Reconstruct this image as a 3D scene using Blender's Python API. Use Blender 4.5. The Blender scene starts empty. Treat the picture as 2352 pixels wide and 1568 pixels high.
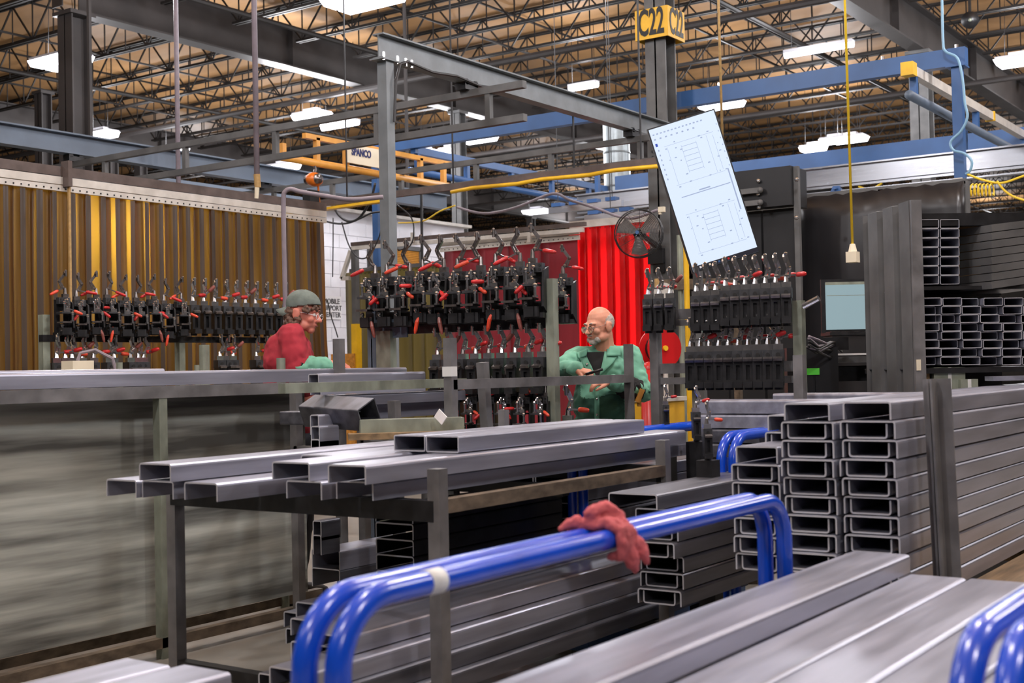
import bpy, bmesh, math, random
from mathutils import Vector, Matrix, noise
random.seed(7)
PI = math.pi
S = bpy.context.scene
COL = S.collection
# ---------------------------------------------------------------- camera, light, exposure
W_, H_, FPX = 2352, 1568, 2900.0
TH = math.radians(35)
HC = 1.4
FWD0 = Vector((math.cos(TH), math.sin(TH), 0)); RGT0 = Vector((math.sin(TH), -math.cos(TH), 0)); UP0 = Vector((0, 0, 1))
pit, rol = math.atan(65 / FPX), math.radians(1.2)
FW = (FWD0 * math.cos(pit) + UP0 * math.sin(pit)).normalized()
U1 = (UP0 * math.cos(pit) - FWD0 * math.sin(pit)).normalized()
CXV = RGT0 * math.cos(rol) - U1 * math.sin(rol)
CYV = RGT0 * math.sin(rol) + U1 * math.cos(rol)
CAM = Vector((0, 0, HC))
cd = bpy.data.cameras.new('camera'); cam = bpy.data.objects.new('camera', cd); COL.objects.link(cam)
m3 = Matrix((CXV, CYV, -FW)).transposed()
cam.matrix_world = Matrix.Translation(CAM) @ m3.to_4x4()
cd.sensor_width = 36; cd.lens = 36 * FPX / W_; cd.clip_start = 0.05; cd.clip_end = 400
cd.dof.use_dof = True; cd.dof.focus_distance = 8.2; cd.dof.aperture_fstop = 4.0
S.camera = cam
wd = bpy.data.worlds.new('world'); S.world = wd; wd.use_nodes = True
wd.node_tree.nodes['Background'].inputs[0].default_value = (.75, .8, 1, 1)
wd.node_tree.nodes['Background'].inputs[1].default_value = 0.25
S.view_settings.view_transform = 'Standard'; S.view_settings.look = 'None'
S.view_settings.gamma = 1; S.view_settings.use_curve_mapping = False
S.view_settings.exposure = 0.0
S.cycles.use_denoising = True
S.cycles.max_bounces = 6; S.cycles.diffuse_bounces = 3; S.cycles.glossy_bounces = 3; S.cycles.transparent_max_bounces = 8
S.cycles.sample_clamp_indirect = 6
LAMP_W = 330.0
def lamp_light(p, watt=None, rad=.3, col=(.97, .96, 1)):
    l = bpy.data.lights.new('lamp_light', 'POINT'); l.energy = watt or LAMP_W; l.shadow_soft_size = rad; l.color = col
    o = bpy.data.objects.new('lamp_light', l); o.location = p; COL.objects.link(o); return o
# unseen lamps over and behind the camera; far lights added to brighten distant roof
for (u, v) in [(2, -3), (-3, 3), (3, 3), (8, 2.5), (2, 9), (8, 8), (-6, -4), (14, 1), (14, 9), (4, 15), (10, -4), (20, 4), (11, 14), (-4, 10), (20, -3), (17, 17), (30, 5), (30, 18), (42, 9), (42, 26), (56, 14), (56, 32), (26, 30)]:
    lamp_light((u, v, 6.9), LAMP_W * (2.0 if v < 3.5 else 1))
# ---------------------------------------------------------------- placing helpers
def ray(px, py):
    return CXV * ((px - W_ / 2) / FPX) - CYV * ((py - H_ / 2) / FPX) + FW
def at_d(px, py, d): return CAM + ray(px, py) * d
def at_z(px, py, z):
    r = ray(px, py); return CAM + r * ((z - HC) / r.z)
def at_u(px, py, u):
    r = ray(px, py); return CAM + r * (u / r.x)
def at_v(px, py, v):
    r = ray(px, py); return CAM + r * (v / r.y)
def V(*a): return Vector(a)
ORD = 'first second third fourth fifth sixth seventh eighth ninth tenth eleventh twelfth thirteenth fourteenth fifteenth sixteenth'.split()
# ---------------------------------------------------------------- materials
def lin(c):
    def f(x):
        x /= 255.0
        return x / 12.92 if x <= .04045 else ((x + .055) / 1.055) ** 2.4
    return (f(c[0]), f(c[1]), f(c[2]), 1)
def mat(name, c, rough=.5, metal=0., var=0., scale=6., stretch=(1, 1, 1), bump=0., spec=.5, c2=None, emit=0., rvar=0., lo=.35, hi=.65, detail=5):
    m = bpy.data.materials.new(name); m.use_nodes = True
    nt = m.node_tree; b = nt.nodes['Principled BSDF']
    col = lin(c)
    b.inputs['Base Color'].default_value = (col if not emit else tuple(x * .05 for x in col[:3]) + (1,)); b.inputs['Roughness'].default_value = rough; b.inputs['Metallic'].default_value = metal
    b.inputs['Specular IOR Level'].default_value = spec
    if emit:
        b.inputs['Emission Color'].default_value = col; b.inputs['Emission Strength'].default_value = emit
    if var or bump or c2 or rvar:
        tc = nt.nodes.new('ShaderNodeNewGeometry'); mp = nt.nodes.new('ShaderNodeMapping')
        mp.inputs['Scale'].default_value = stretch
        nz = nt.nodes.new('ShaderNodeTexNoise'); nz.inputs['Scale'].default_value = scale; nz.inputs['Detail'].default_value = detail
        nt.links.new(tc.outputs['Position'], mp.inputs[0]); nt.links.new(mp.outputs[0], nz.inputs['Vector'])
        if var or c2:
            rp = nt.nodes.new('ShaderNodeValToRGB'); e = rp.color_ramp.elements
            e[0].position = lo; e[1].position = hi
            if c2: e[0].color = col; e[1].color = lin(c2)
            else:
                e[0].color = tuple(x * (1 - var) for x in col[:3]) + (1,); e[1].color = tuple(min(1, x * (1 + var)) for x in col[:3]) + (1,)
            nt.links.new(nz.outputs['Fac'], rp.inputs[0]); nt.links.new(rp.outputs[0], b.inputs['Base Color'])
        if rvar:
            mr = nt.nodes.new('ShaderNodeMapRange'); mr.inputs[3].default_value = max(.05, rough - rvar); mr.inputs[4].default_value = min(1, rough + rvar)
            nt.links.new(nz.outputs['Fac'], mr.inputs[0]); nt.links.new(mr.outputs[0], b.inputs['Roughness'])
        if bump:
            bp = nt.nodes.new('ShaderNodeBump'); bp.inputs['Strength'].default_value = bump; bp.inputs['Distance'].default_value = .01
            nt.links.new(nz.outputs['Fac'], bp.inputs['Height']); nt.links.new(bp.outputs[0], b.inputs['Normal'])
    return m
def film(name, c, ct, fac=.55, rough=.3, clear=0., var=.2):
    m = mat(name, c, rough, var=var, scale=1.6, stretch=(3, 3, .35))
    nt = m.node_tree; b = nt.nodes['Principled BSDF']; out = nt.nodes['Material Output']
    t = nt.nodes.new('ShaderNodeBsdfTranslucent'); t.inputs[0].default_value = lin(ct)
    mx = nt.nodes.new('ShaderNodeMixShader'); mx.inputs[0].default_value = fac
    nt.links.new(b.outputs[0], mx.inputs[1]); nt.links.new(t.outputs[0], mx.inputs[2])
    last = mx
    if clear:
        tr = nt.nodes.new('ShaderNodeBsdfTransparent'); tr.inputs[0].default_value = lin(ct)
        m2 = nt.nodes.new('ShaderNodeMixShader'); m2.inputs[0].default_value = clear
        nt.links.new(mx.outputs[0], m2.inputs[1]); nt.links.new(tr.outputs[0], m2.inputs[2]); last = m2
    nt.links.new(last.outputs[0], out.inputs[0])
    return m
M = {}
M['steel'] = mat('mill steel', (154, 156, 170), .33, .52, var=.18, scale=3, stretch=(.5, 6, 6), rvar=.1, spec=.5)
M['cut'] = mat('bright cut steel edge', (196, 197, 204), .35, .3)
M['steel_dark_shade'] = mat('dark and shaded mill steel', (104, 105, 113), .42, .7, var=.25, scale=4, stretch=(.5, 5, 5), rvar=.1)  # darker copy of mill steel; shade put into colour of low, hidden stock
M['post'] = mat('welded rack steel', (118, 117, 118), .42, .35, var=.25, scale=7, rvar=.12)
M['galv'] = mat('weathered grey green steel', (140, 146, 132), .5, .45, var=.25, scale=9, stretch=(1, 1, .6), rvar=.1)
M['sheet'] = mat('scuffed steel sheet', (92, 92, 88), .5, .35, c2=(205, 208, 198), scale=2.2, stretch=(.3, 1, 4.5), lo=.33, hi=.66, rvar=.1, detail=7)
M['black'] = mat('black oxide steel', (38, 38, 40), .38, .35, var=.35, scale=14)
M['jig'] = mat('jig grey block', (70, 71, 74), .38, .55, var=.25, scale=18)
M['silver'] = mat('bright plated steel', (190, 190, 192), .2, .95, var=.12, scale=30)
M['darkclamp'] = mat('used clamp steel', (128, 122, 120), .28, .9, var=.25, scale=30)
M['redgrip'] = mat('red grip', (182, 30, 32), .32, 0, var=.2, scale=20)
M['orangegrip'] = mat('orange red grip', (205, 66, 40), .34, 0, var=.2, scale=20)
M['browngrip'] = mat('faded grip', (128, 66, 58), .45, 0, var=.2, scale=20)
M['blue'] = mat('blue gloss paint', (14, 72, 196), .22, 0, var=.1, scale=7, spec=.7)
M['bluedark'] = mat('blue crane paint', (46, 84, 134), .4, 0, var=.1, scale=3)
M['bluesteel'] = mat('blue grey girder paint', (88, 100, 115), .5, 0, var=.1, scale=3)
M['grey'] = mat('grey crane paint', (108, 114, 118), .5, 0, var=.14, scale=5)
M['greydark'] = mat('dusty dark grey paint', (88, 88, 88), .55, .1, var=.2, scale=5)
M['beam'] = mat('roof steel dark', (50, 46, 45), .6, .1, var=.2, scale=2)
M['joist'] = mat('joist dark brown steel', (19, 15, 13), .6, .1, var=.2, scale=2)
M['deck'] = mat('tan roof deck', (160, 122, 80), .6, 0, var=.2, scale=.5, stretch=(2.4, .3, 1), spec=.3)
M['floor'] = mat('worn concrete', (132, 128, 120), .5, 0, var=.25, scale=1.5, bump=.1, rvar=.15)
M['farwall'] = mat('far wall cladding', (96, 88, 80), .7, 0, var=.2, scale=.6, stretch=(1, 1, .3))
M['block'] = mat('white painted block', (226, 226, 232), .55, 0, var=.04, scale=5)
M['amber'] = film('amber weld film', (96, 80, 58), (222, 166, 48), .42, .3, 0)
M['amber_double'] = film('double amber weld film', (80, 70, 62), (120, 84, 40), .2, .3, 0)
M['red_clear'] = film('bright red weld film', (190, 14, 20), (255, 26, 28), .5, .3)
M['red_dull'] = film('dull red weld film', (116, 50, 57), (140, 36, 42), .28, .26)
M['olive'] = film('olive weld film', (112, 102, 66), (128, 112, 50), .35, .35)
M['track'] = mat('white hanging rail', (205, 200, 192), .45, .2, var=.1, scale=8)
M['trackbrown'] = mat('brown rail', (92, 80, 76), .5, .2, var=.2, scale=8)
M['yellow'] = mat('yellow paint', (226, 178, 34), .45, 0, var=.12, scale=6)
M['mustard'] = mat('mustard sign paint', (220, 170, 42), .5, 0, var=.1, scale=6)
M['orange'] = mat('orange crane paint', (206, 146, 62), .45, 0, var=.12, scale=5)
M['hoist'] = mat('orange hoist casing', (214, 110, 30), .3, .1, var=.15, scale=9)
M['cream'] = mat('cream plate', (222, 212, 188), .5, 0, var=.04, scale=6)
M['navy'] = mat('navy print', (24, 34, 92), .5)
M['ink'] = mat('black print', (18, 18, 18), .5)
M['white'] = mat('white plastic', (232, 232, 234), .45)
M['alu'] = mat('brushed aluminium', (168, 170, 176), .24, .85, var=.06, scale=3, stretch=(5, 1, 30), rvar=.08)
M['duct'] = mat('galvanised duct', (128, 134, 136), .42, .9, var=.15, scale=6, rvar=.08)
M['cable'] = mat('black cable', (34, 34, 36), .5)
M['rope'] = mat('tan cord', (168, 136, 86), .7, 0, var=.15, scale=30)
M['yellowcord'] = mat('yellow cord', (226, 190, 40), .5)
M['bluehose'] = mat('pale blue hose', (120, 160, 186), .45)
M['hose'] = mat('grey hose', (128, 118, 126), .5, 0, var=.1, scale=9)
M['blackfilm'] = mat('black plastic sheet', (34, 33, 35), .32, 0, var=.2, scale=2, bump=.25)
M['cabinet'] = mat('black cabinet paint', (26, 26, 28), .38, .1, var=.2, scale=4)
M['lens'] = mat('lamp lens', (246, 244, 255), .4, emit=9)
M['lamphouse'] = mat('lamp housing', (200, 200, 206), .5)
M['screen'] = mat('lit screen', (220, 234, 255), .3, emit=1.0, spec=.2)
M['screenline'] = mat('screen line', (172, 188, 222), .4, emit=.8)
M['screenbar'] = mat('screen task bar', (24, 26, 48), .4, emit=.4)
M['screenblue'] = mat('screen blue icon', (20, 70, 190), .4, emit=.8)
M['laptopscreen'] = mat('lit laptop screen', (178, 206, 214), .3, emit=.6)
M['green'] = mat('green label', (84, 200, 60), .6)
M['card'] = mat('brown cardboard', (176, 140, 98), .8, 0, var=.08, scale=5)
M['paper'] = mat('white paper', (228, 226, 224), .7)
M['wood'] = mat('worn timber', (128, 106, 76), .75, 0, var=.35, scale=3, stretch=(.8, 9, 9))
M['rust'] = mat('rust worn steel', (110, 98, 84), .55, .4, var=.4, scale=9, stretch=(1, 2, 2))
M['osb'] = mat('particle board', (190, 130, 50), .75, 0, var=.3, scale=18)
M['rag'] = mat('red rag cloth', (176, 84, 88), .9, 0, var=.18, scale=16, bump=.3)
M['tape'] = mat('white tape', (206, 208, 206), .6)
M['skin'] = mat('skin', (214, 150, 124), .5, 0, var=.1, scale=14, spec=.4)
M['skin2'] = mat('ruddy skin', (206, 128, 110), .5, 0, var=.12, scale=14, spec=.4)
M['jacket'] = mat('green work cotton', (108, 166, 142), .85, 0, var=.16, scale=6, bump=.15)
M['jacketdark'] = mat('dark green work cotton', (52, 92, 76), .85, 0, var=.25, scale=5, bump=.15)
M['tee'] = mat('red cotton', (158, 38, 52), .85, 0, var=.12, scale=9, bump=.1)
M['capcloth'] = mat('grey green cap cloth', (104, 114, 108), .9, 0, var=.14, scale=22, bump=.2)
M['hairgrey'] = mat('grey hair', (176, 166, 158), .75, 0, var=.2, scale=60, bump=.5)
M['hairbrown'] = mat('brown hair', (92, 66, 52), .6, 0, var=.4, scale=45, bump=.6)
M['denim'] = mat('dark trousers', (44, 46, 54), .85)
M['boot'] = mat('dark boots', (30, 26, 24), .6)
M['blackcloth'] = mat('black cloth', (20, 20, 22), .9)
M['eye'] = mat('eye white', (220, 214, 206), .3)
M['lip'] = mat('lips', (160, 88, 80), .5)
M['glass'] = mat('clear spectacle glass', (240, 244, 246), .05)
M['glass'].node_tree.nodes['Principled BSDF'].inputs['Transmission Weight'].default_value = 1
M['redreel'] = mat('red reel paint', (190, 22, 26), .35)
# ---------------------------------------------------------------- mesh builder
WPOS = {}
class MB:
    def __init__(s): s.v = []; s.f = []; s.mi = []; s.cur = 0
    def add(s, vs, fs):
        o = len(s.v); s.v += [Vector(p) for p in vs]; s.f += [tuple(i + o for i in f) for f in fs]; s.mi += [s.cur] * len(fs)
        return s
    def box(s, c, d, rot=None, taper=1.):
        c = Vector(c); h = Vector(d) / 2
        vs = []
        for z in (-1, 1):
            k = taper if z > 0 else 1
            for (x, y) in ((-1, -1), (1, -1), (1, 1), (-1, 1)):
                p = Vector((x * h.x * k, y * h.y * k, z * h.z))
                vs.append(c + (rot @ p if rot else p))
        return s.add(vs, [(3, 2, 1, 0), (4, 5, 6, 7), (0, 1, 5, 4), (1, 2, 6, 5), (2, 3, 7, 6), (3, 0, 4, 7)])
    def bb(s, a, b):  # corner to corner
        a = Vector(a); b = Vector(b)
        return s.box((a + b) / 2, (abs(b.x - a.x), abs(b.y - a.y), abs(b.z - a.z)))
    def bar(s, p, q, w, h=None, up=(0, 0, 1)):
        p = Vector(p); q = Vector(q); h = h or w; d = q - p; L = d.length
        if L < 1e-6: return s
        z = d / L; u = Vector(up)
        if abs(z.dot(u)) > .98: u = Vector((1, 0, 0))
        x = u.cross(z).normalized(); y = z.cross(x)
        return s.box((p + q) / 2, (w, h, L), Matrix((x, y, z)).transposed())
    def tube(s, pts, r, n=8, closed=False, cap=True):
        pts = [Vector(p) for p in pts]; N = len(pts); rr = r if isinstance(r, (list, tuple)) else [r] * N
        ref = None; rings = []
        for i, p in enumerate(pts):
            a = pts[(i - 1) % N] if (closed or i > 0) else p; b = pts[(i + 1) % N] if (closed or i < N - 1) else p
            t = (b - a).normalized() if (b - a).length > 1e-9 else Vector((0, 0, 1))
            if ref is None: ref = Vector((0, 0, 1)) if abs(t.z) < .9 else Vector((1, 0, 0))
            x = ref - t * ref.dot(t)
            if x.length < 1e-6: x = Vector((1, 0, 0)) - t * t.x
            x.normalize(); y = t.cross(x); ref = x
            rings.append([p + (x * math.cos(k * 2 * PI / n) + y * math.sin(k * 2 * PI / n)) * rr[i] for k in range(n)])
        vs = [q for g in rings for q in g]; fs = []
        for i in range(N if closed else N - 1):
            j = (i + 1) % N
            for k in range(n):
                l = (k + 1) % n; fs.append((i * n + k, i * n + l, j * n + l, j * n + k))
        if cap and not closed:
            fs.append(tuple(range(n - 1, -1, -1))); fs.append(tuple((N - 1) * n + k for k in range(n)))
        return s.add(vs, fs)
    def cyl(s, p, q, r, r2=None, n=12): return s.tube([p, q], [r, r if r2 is None else r2], n)
    def ball(s, c, r, n=10, m=7, rot=None):
        c = Vector(c); r = Vector(r) if isinstance(r, (tuple, list, Vector)) else Vector((r, r, r))
        def T(p): return c + (rot @ p if rot else p)
        vs = [T(Vector((0, 0, -r.z)))]; fs = []
        for i in range(1, m):
            a = -PI / 2 + PI * i / m
            for k in range(n):
                t = 2 * PI * k / n; vs.append(T(Vector((r.x * math.cos(a) * math.cos(t), r.y * math.cos(a) * math.sin(t), r.z * math.sin(a)))))
        vs.append(T(Vector((0, 0, r.z))))
        for k in range(n):
            l = (k + 1) % n; fs.append((0, 1 + l, 1 + k))
            for i in range(m - 2): fs.append((1 + i * n + k, 1 + i * n + l, 1 + (i + 1) * n + l, 1 + (i + 1) * n + k))
            fs.append((1 + (m - 2) * n + k, 1 + (m - 2) * n + l, len(vs) - 1))
        return s.add(vs, fs)
    def limb(s, pts, rads, n=10):
        for (p, r) in zip(pts, rads): s.ball(p, r, n, 7)
        for i in range(len(pts) - 1): s.tube([pts[i], pts[i + 1]], [rads[i], rads[i + 1]], n)
        return s
    def strip(s, outer, inner, frame, closed=False):
        """thick ribbon profile (outer/inner lists of 2-D points) swept between two 3-D frames"""
        n = len(outer); vs = []; ends = []
        for fr in frame:
            for p in outer: vs.append(fr(p))
            for p in inner: vs.append(fr(p))
        fs = []; o1, i1, o2, i2 = 0, n, 2 * n, 3 * n
        for k in range(n if closed else n - 1):
            l = (k + 1) % n
            fs += [(o1 + k, o1 + l, o2 + l, o2 + k), (i1 + l, i1 + k, i2 + k, i2 + l)]; ends += [(o1 + l, o1 + k, i1 + k, i1 + l), (o2 + k, o2 + l, i2 + l, i2 + k)]
        if not closed: fs += [(o1, o2, i2, i1), (o1 + n - 1, i1 + n - 1, i2 + n - 1, o2 + n - 1)]
        s.add(vs, fs + ends); s.mi[len(s.mi) - len(ends):] = [1] * len(ends)
        return s
    def mesh(s, name, c=Vector((0, 0, 0))):
        me = bpy.data.meshes.new(name); me.from_pydata([tuple(p - c) for p in s.v], [], s.f); me.update(); return me
    def build(s, name, m, parent=None, smooth=False, local=False, label=None, kind=None):
        if local: c = Vector((0, 0, 0))
        else:
            lo = Vector((min(p[i] for p in s.v) for i in range(3))); hi = Vector((max(p[i] for p in s.v) for i in range(3))); c = (lo + hi) / 2
        me = s.mesh(name, c); mm = m if isinstance(m, (list, tuple)) else [m]
        for q in mm: me.materials.append(M[q] if isinstance(q, str) else q)
        if len(mm) > 1: me.polygons.foreach_set('material_index', s.mi)
        if smooth: me.polygons.foreach_set('use_smooth', [True] * len(me.polygons))
        return link(name, me, c, parent, label, kind)
def link(name, me, c, parent=None, label=None, kind=None):
    o = bpy.data.objects.new(name, me); COL.objects.link(o); WPOS[o.name] = Vector(c)
    if parent is not None:
        o.parent = parent; o.location = Vector(c) - WPOS[parent.name]
    else: o.location = c
    if label: o['label'] = label
    if kind: o['kind'] = kind
    return o
def thing(name, label, cat, loc=(0, 0, 0), group=None):
    o = bpy.data.objects.new(name, None); COL.objects.link(o); o.location = loc; o.empty_display_size = .1; WPOS[o.name] = Vector(loc)
    o['label'] = label; o['category'] = cat
    if group: o['group'] = group
    return o
def tag(o, label, cat, group=None):
    o['label'] = label; o['category'] = cat
    if group: o['group'] = group
    return o
def copy_tree(root, loc, rz=0, label=None, group=None, scale=1.):
    r = root.copy(); COL.objects.link(r); r.location = loc; r.rotation_euler = (0, 0, rz); r.scale = (scale,) * 3
    if label: r['label'] = label
    if group: r['group'] = group
    for ch in KIDS.get(root.name, []):
        c = ch.copy(); COL.objects.link(c); c.parent = r
        for g in KIDS.get(ch.name, []):
            d = g.copy(); COL.objects.link(d); d.parent = c
    return r
KIDS = {}
def index_kids():
    KIDS.clear()
    for o in bpy.data.objects:
        if o.parent: KIDS.setdefault(o.parent.name, []).append(o)
def arc2(cx, cz, r, a0, a1, n=3):
    return [(cx + r * math.cos(a0 + (a1 - a0) * k / n), cz + r * math.sin(a0 + (a1 - a0) * k / n)) for k in range(n + 1)]
def cprof(W, H, t=.006, r=.012):
    """open-down channel: left lip up, over the web, right lip down; origin mid web top"""
    w = W / 2; ri = max(.001, r - t)
    o = [(-w, -H)] + arc2(-w + r, -r, r, PI, PI / 2) + arc2(w - r, -r, r, PI / 2, 0) + [(w, -H)]
    i = [(-w + t, -H)] + arc2(-w + r, -r, ri, PI, PI / 2) + arc2(w - r, -r, ri, PI / 2, 0) + [(w - t, -H)]
    return o, i
def rprof(W, H, t=.005, r=.007):
    w, h = W / 2, H / 2; ri = max(.001, r - t); o = []; i = []
    for (cx, cz, a) in ((w - r, h - r, 0), (-w + r, h - r, PI / 2), (-w + r, -h + r, PI), (w - r, -h + r, 1.5 * PI)):
        o += arc2(cx, cz, r, a, a + PI / 2, 2); i += arc2(cx, cz, ri, a, a + PI / 2, 2)
    return o, i
def along(p, q, flip=1):
    """two frames mapping profile (x: left of travel, z: up) to 3-D along p->q"""
    p = Vector(p); q = Vector(q); d = (q - p).normalized(); lf = Vector((0, 0, 1)).cross(d).normalized(); up = d.cross(lf)
    def fr(b): return lambda t: b - lf * t[0] * 1 + up * t[1] * flip
    return fr(p), fr(q)
def channel(name, label, p, q, W, H, m='steel', parent=None, cat='steel channel', group=None, legs=False, flip=1, t=.006):
    b = MB(); o, i = cprof(W, H, t); b.strip(o, i, along(p, q, flip))
    if legs:
        f0, f1 = along(p, q, flip)
        for x in (-W / 2 + .028, W / 2 - .034):
            b.strip([(x - .003, -.004), (x - .003, -H + .001)], [(x + .003, -.004), (x + .003, -H + .001)], (f0, f1))
    ob = b.build(name, [m, 'cut'], parent)
    if parent is None: tag(ob, label, cat, group)
    return ob
def rect_tube(name, label, p, q, W, H, m='steel', parent=None, cat='steel tube', group=None, t=.005):
    b = MB(); o, i = rprof(W, H, t); b.strip(o, i, along(p, q), closed=True)
    ob = b.build(name, [m, 'cut'], parent)
    if parent is None: tag(ob, label, cat, group)
    return ob
def ibeam(b, p, q, h, w, tf=.016, tw=.012):
    """I section, p and q on the centre line of the top face"""
    p = Vector(p); q = Vector(q); z = Vector((0, 0, 1))
    b.bar(p - z * tf / 2, q - z * tf / 2, w, tf); b.bar(p - z * (h - tf / 2), q - z * (h - tf / 2), w, tf)
    b.bar(p - z * h / 2, q - z * h / 2, tw, h - 2 * tf)
    return b
def text_mesh(body, size, m, name, parent, origin, xdir, ydir, depth=.003, align='CENTER', bold=0., sx=1.):
    c = bpy.data.curves.new('lettering', 'FONT'); c.body = body; c.size = size; c.extrude = depth; c.align_x = align; c.align_y = 'CENTER'; c.offset = bold; c.resolution_u = 3
    t = bpy.data.objects.new('lettering_source', c); COL.objects.link(t)
    bpy.context.view_layer.update()
    me = bpy.data.meshes.new_from_object(t.evaluated_get(bpy.context.evaluated_depsgraph_get()))
    bpy.data.objects.remove(t)
    x = Vector(xdir).normalized(); y = Vector(ydir).normalized(); z = x.cross(y)
    me.transform(Matrix((x * sx, y, z)).transposed().to_4x4())
    me.materials.clear(); me.materials.append(M[m])
    return link(name, me, Vector(origin), parent)
def remesh(b, voxel, smooth_n=2, wr=0., wscale=8., fn=None):
    """fuse overlapping closed shapes into one continuous skin"""
    me = b.mesh('fuse'); o = bpy.data.objects.new('fuse_source', me); COL.objects.link(o)
    r = o.modifiers.new('r', 'REMESH'); r.mode = 'VOXEL'; r.voxel_size = voxel
    if smooth_n:
        sm = o.modifiers.new('s', 'SMOOTH'); sm.factor = .5; sm.iterations = smooth_n
    bpy.context.view_layer.update()
    out = bpy.data.meshes.new_from_object(o.evaluated_get(bpy.context.evaluated_depsgraph_get()))
    bpy.data.objects.remove(o)
    if wr or fn:
        for v in out.vertices:
            if wr:
                n = noise.noise(v.co * wscale) + .5 * noise.noise(v.co * wscale * 2.3)
                v.co += v.normal * n * wr
            if fn: fn(v)
    out.polygons.foreach_set('use_smooth', [True] * len(out.polygons))
    return out
# ================================================================ the hall
fl = MB(); fl.bb((-25, -25, -.05), (110, 110, 0)); floor = fl.build('floor', 'floor', kind='structure')
RZ = 8.3
ce = MB(); ce.bb((-25, -25, RZ), (110, 110, RZ + .1)); ceiling = ce.build('ceiling', 'deck', kind='structure')
for nm, a, b in (('wall_back', (84, -25, 0), (84.3, 110, RZ)), ('wall_left', (-25, 84, 0), (110, 84.3, RZ)), ('wall_right', (-25, -25, 0), (110, -24.7, RZ)), ('wall_front', (-25, -25, 0), (-24.7, 110, RZ))):
    w = MB(); w.bb(a, b); w.build(nm, 'farwall', kind='structure')
def seen(p, mg=250):
    q = Vector(p) - CAM; d = q.dot(FW)
    if d < 2: return False
    x = W_ / 2 + FPX * q.dot(CXV) / d; y = H_ / 2 - FPX * q.dot(CYV) / d
    return -mg < x < W_ + mg and -mg < y < H_ + mg
# deck ribs: long shallow pans running with the girders
GV = [7.1, 16.9, 26.7, 36.5, 46.3, 56.1, 65.9]   # girder lines
GZ = 7.15
for k, v in enumerate(GV[:6]):
    b = MB(); ibeam(b, (9 + v * .2, v, GZ + .78), (82, v, GZ + .78), .78, .3, .03, .02)
    for u in range(12, 80, 5): b.bar((u, v - .13, GZ + .39), (u, v + .13, GZ + .39), .02, .7)
    b.build('girder', 'beam', ceiling)
# open web joists between the girder lines
JL = 9.8; JD = .72
jb = MB()
zt, zb = 0, -JD
for s in (-1, 1): jb.bar((s * .045, 0, zt), (s * .045, JL, zt), .042, .042); jb.bar((s * .04, .5, zb), (s * .04, JL - .5, zb), .042, .042)
nw = 8
for k in range(nw):
    y0 = JL * k / nw; y1 = JL * (k + .5) / nw; y2 = JL * (k + 1) / nw
    jb.bar((0, y0, zt), (0, y1, zb), .026); jb.bar((0, y1, zb), (0, y2, zt), .026)
    jb.bar((0, y1, zb), (0, y1, zt), .02); jb.bar((0, y0, zb), (0, y0, zt), .018)
jmesh = jb.mesh('roof_joist'); jmesh.materials.append(M['joist'])
nj = 0
for gi, gv in enumerate([GV[0] - JL] + GV[:6]):
    u = 9.0
    while u < 80:
        if any(seen((u, gv + JL * t, RZ - .3), 120) for t in (0, .25, .5, .75, 1)) and nj < 292:
            o = bpy.data.objects.new('roof_joist', jmesh); COL.objects.link(o); o.parent = ceiling
            o.location = Vector((u, gv, RZ - .06)) - WPOS[ceiling.name]; nj += 1
        u += 1.55 if u < 40 else 1.9
# bridging rods across the joists, pipes under the roof
for k, v in enumerate([10.3, 13.7, 20, 23.4, 29.9, 33.3, 39.7, 43.2, 50, 53]):
    b = MB(); b.bar((12, v, RZ - .1), (80, v, RZ - .1), .035); b.bar((12, v, RZ - .74), (80, v, RZ - .74), .035); b.build('bridging_rod', 'joist', ceiling)
for k, (v, z) in enumerate([(8.9, 7.35), (15, 7.2), (21.5, 7.3), (31, 7.2), (42, 7.2)]):
    b = MB(); b.cyl((9, v, z), (80, v, z), .045, n=8); b.build('sprinkler_pipe', 'joist', ceiling)
for k, (u, v0, v1, z) in enumerate([(19, 4, 60, 7.1), (26.5, 4, 60, 7.05), (35, 6, 66, 7.1)]):
    b = MB(); b.cyl((u, v0, z), (u, v1, z), .06, n=8); b.build('sprinkler_pipe', 'beam', ceiling)
# columns
def column(label, u, v, s, m='beam', top=GZ):
    c = thing('building_column', label, 'column', (u, v, 0))
    b = MB()
    b.box((u - s / 2 + .012, v, top / 2), (.024, s, top)); b.box((u + s / 2 - .012, v, top / 2), (.024, s, top)); b.box((u, v, top / 2), (s, .02, top))
    b.build('shaft', m, c)
    b = MB(); b.box((u, v, .02), (s * 1.5, s * 1.5, .04)); b.build('base_plate', m, c)
    b = MB(); b.box((u, v, top - .03), (s * 1.3, s * 1.3, .06)); b.build('cap_plate', m, c)
    return c
p = at_v(1526, 500, 7.15); cu, cv = p.x, 7.15
c22 = column('dark steel building column that carries the yellow column marker box', cu, cv, .27, 'greydark')
for dz in (0, .07, .14):
    for dy in (-.05, .06):
        b = MB(); b.cyl((cu - .14, cv + dy, 3.9 + dz), (cu - .15, cv + dy, 3.9 + dz), .018, n=8); b.build('bolt_hole_dark_disc', 'black', c22)  # solid black disc painted as the dark inside of a bolt opening
column('dark column standing behind the amber welding curtain under the roof girder', 12.3, 16.9, .36)
p = at_v(1055, 430, 16.9); column('grey column rising behind the red welding curtain', p.x, 16.9, .25, 'greydark')
p = at_v(2118, 280, 7.1); column('pale column behind the blue crane frame near its upright', p.x, 7.1, .34, 'greydark')
for px in (100, 255, 322, 1215):
    p = at_v(px, 300, 26.7 if px != 100 else 22)
    column({100: 'thin dark column beside the thick column, at the edge of the hall view', 255: 'slim dark column just past the thick column behind the amber curtain', 322: 'slimmest dark column, further past the thick column behind the amber curtain', 1215: 'distant dark column seen under the grey crane girder'}[px], p.x, p.y, .24)
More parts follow.
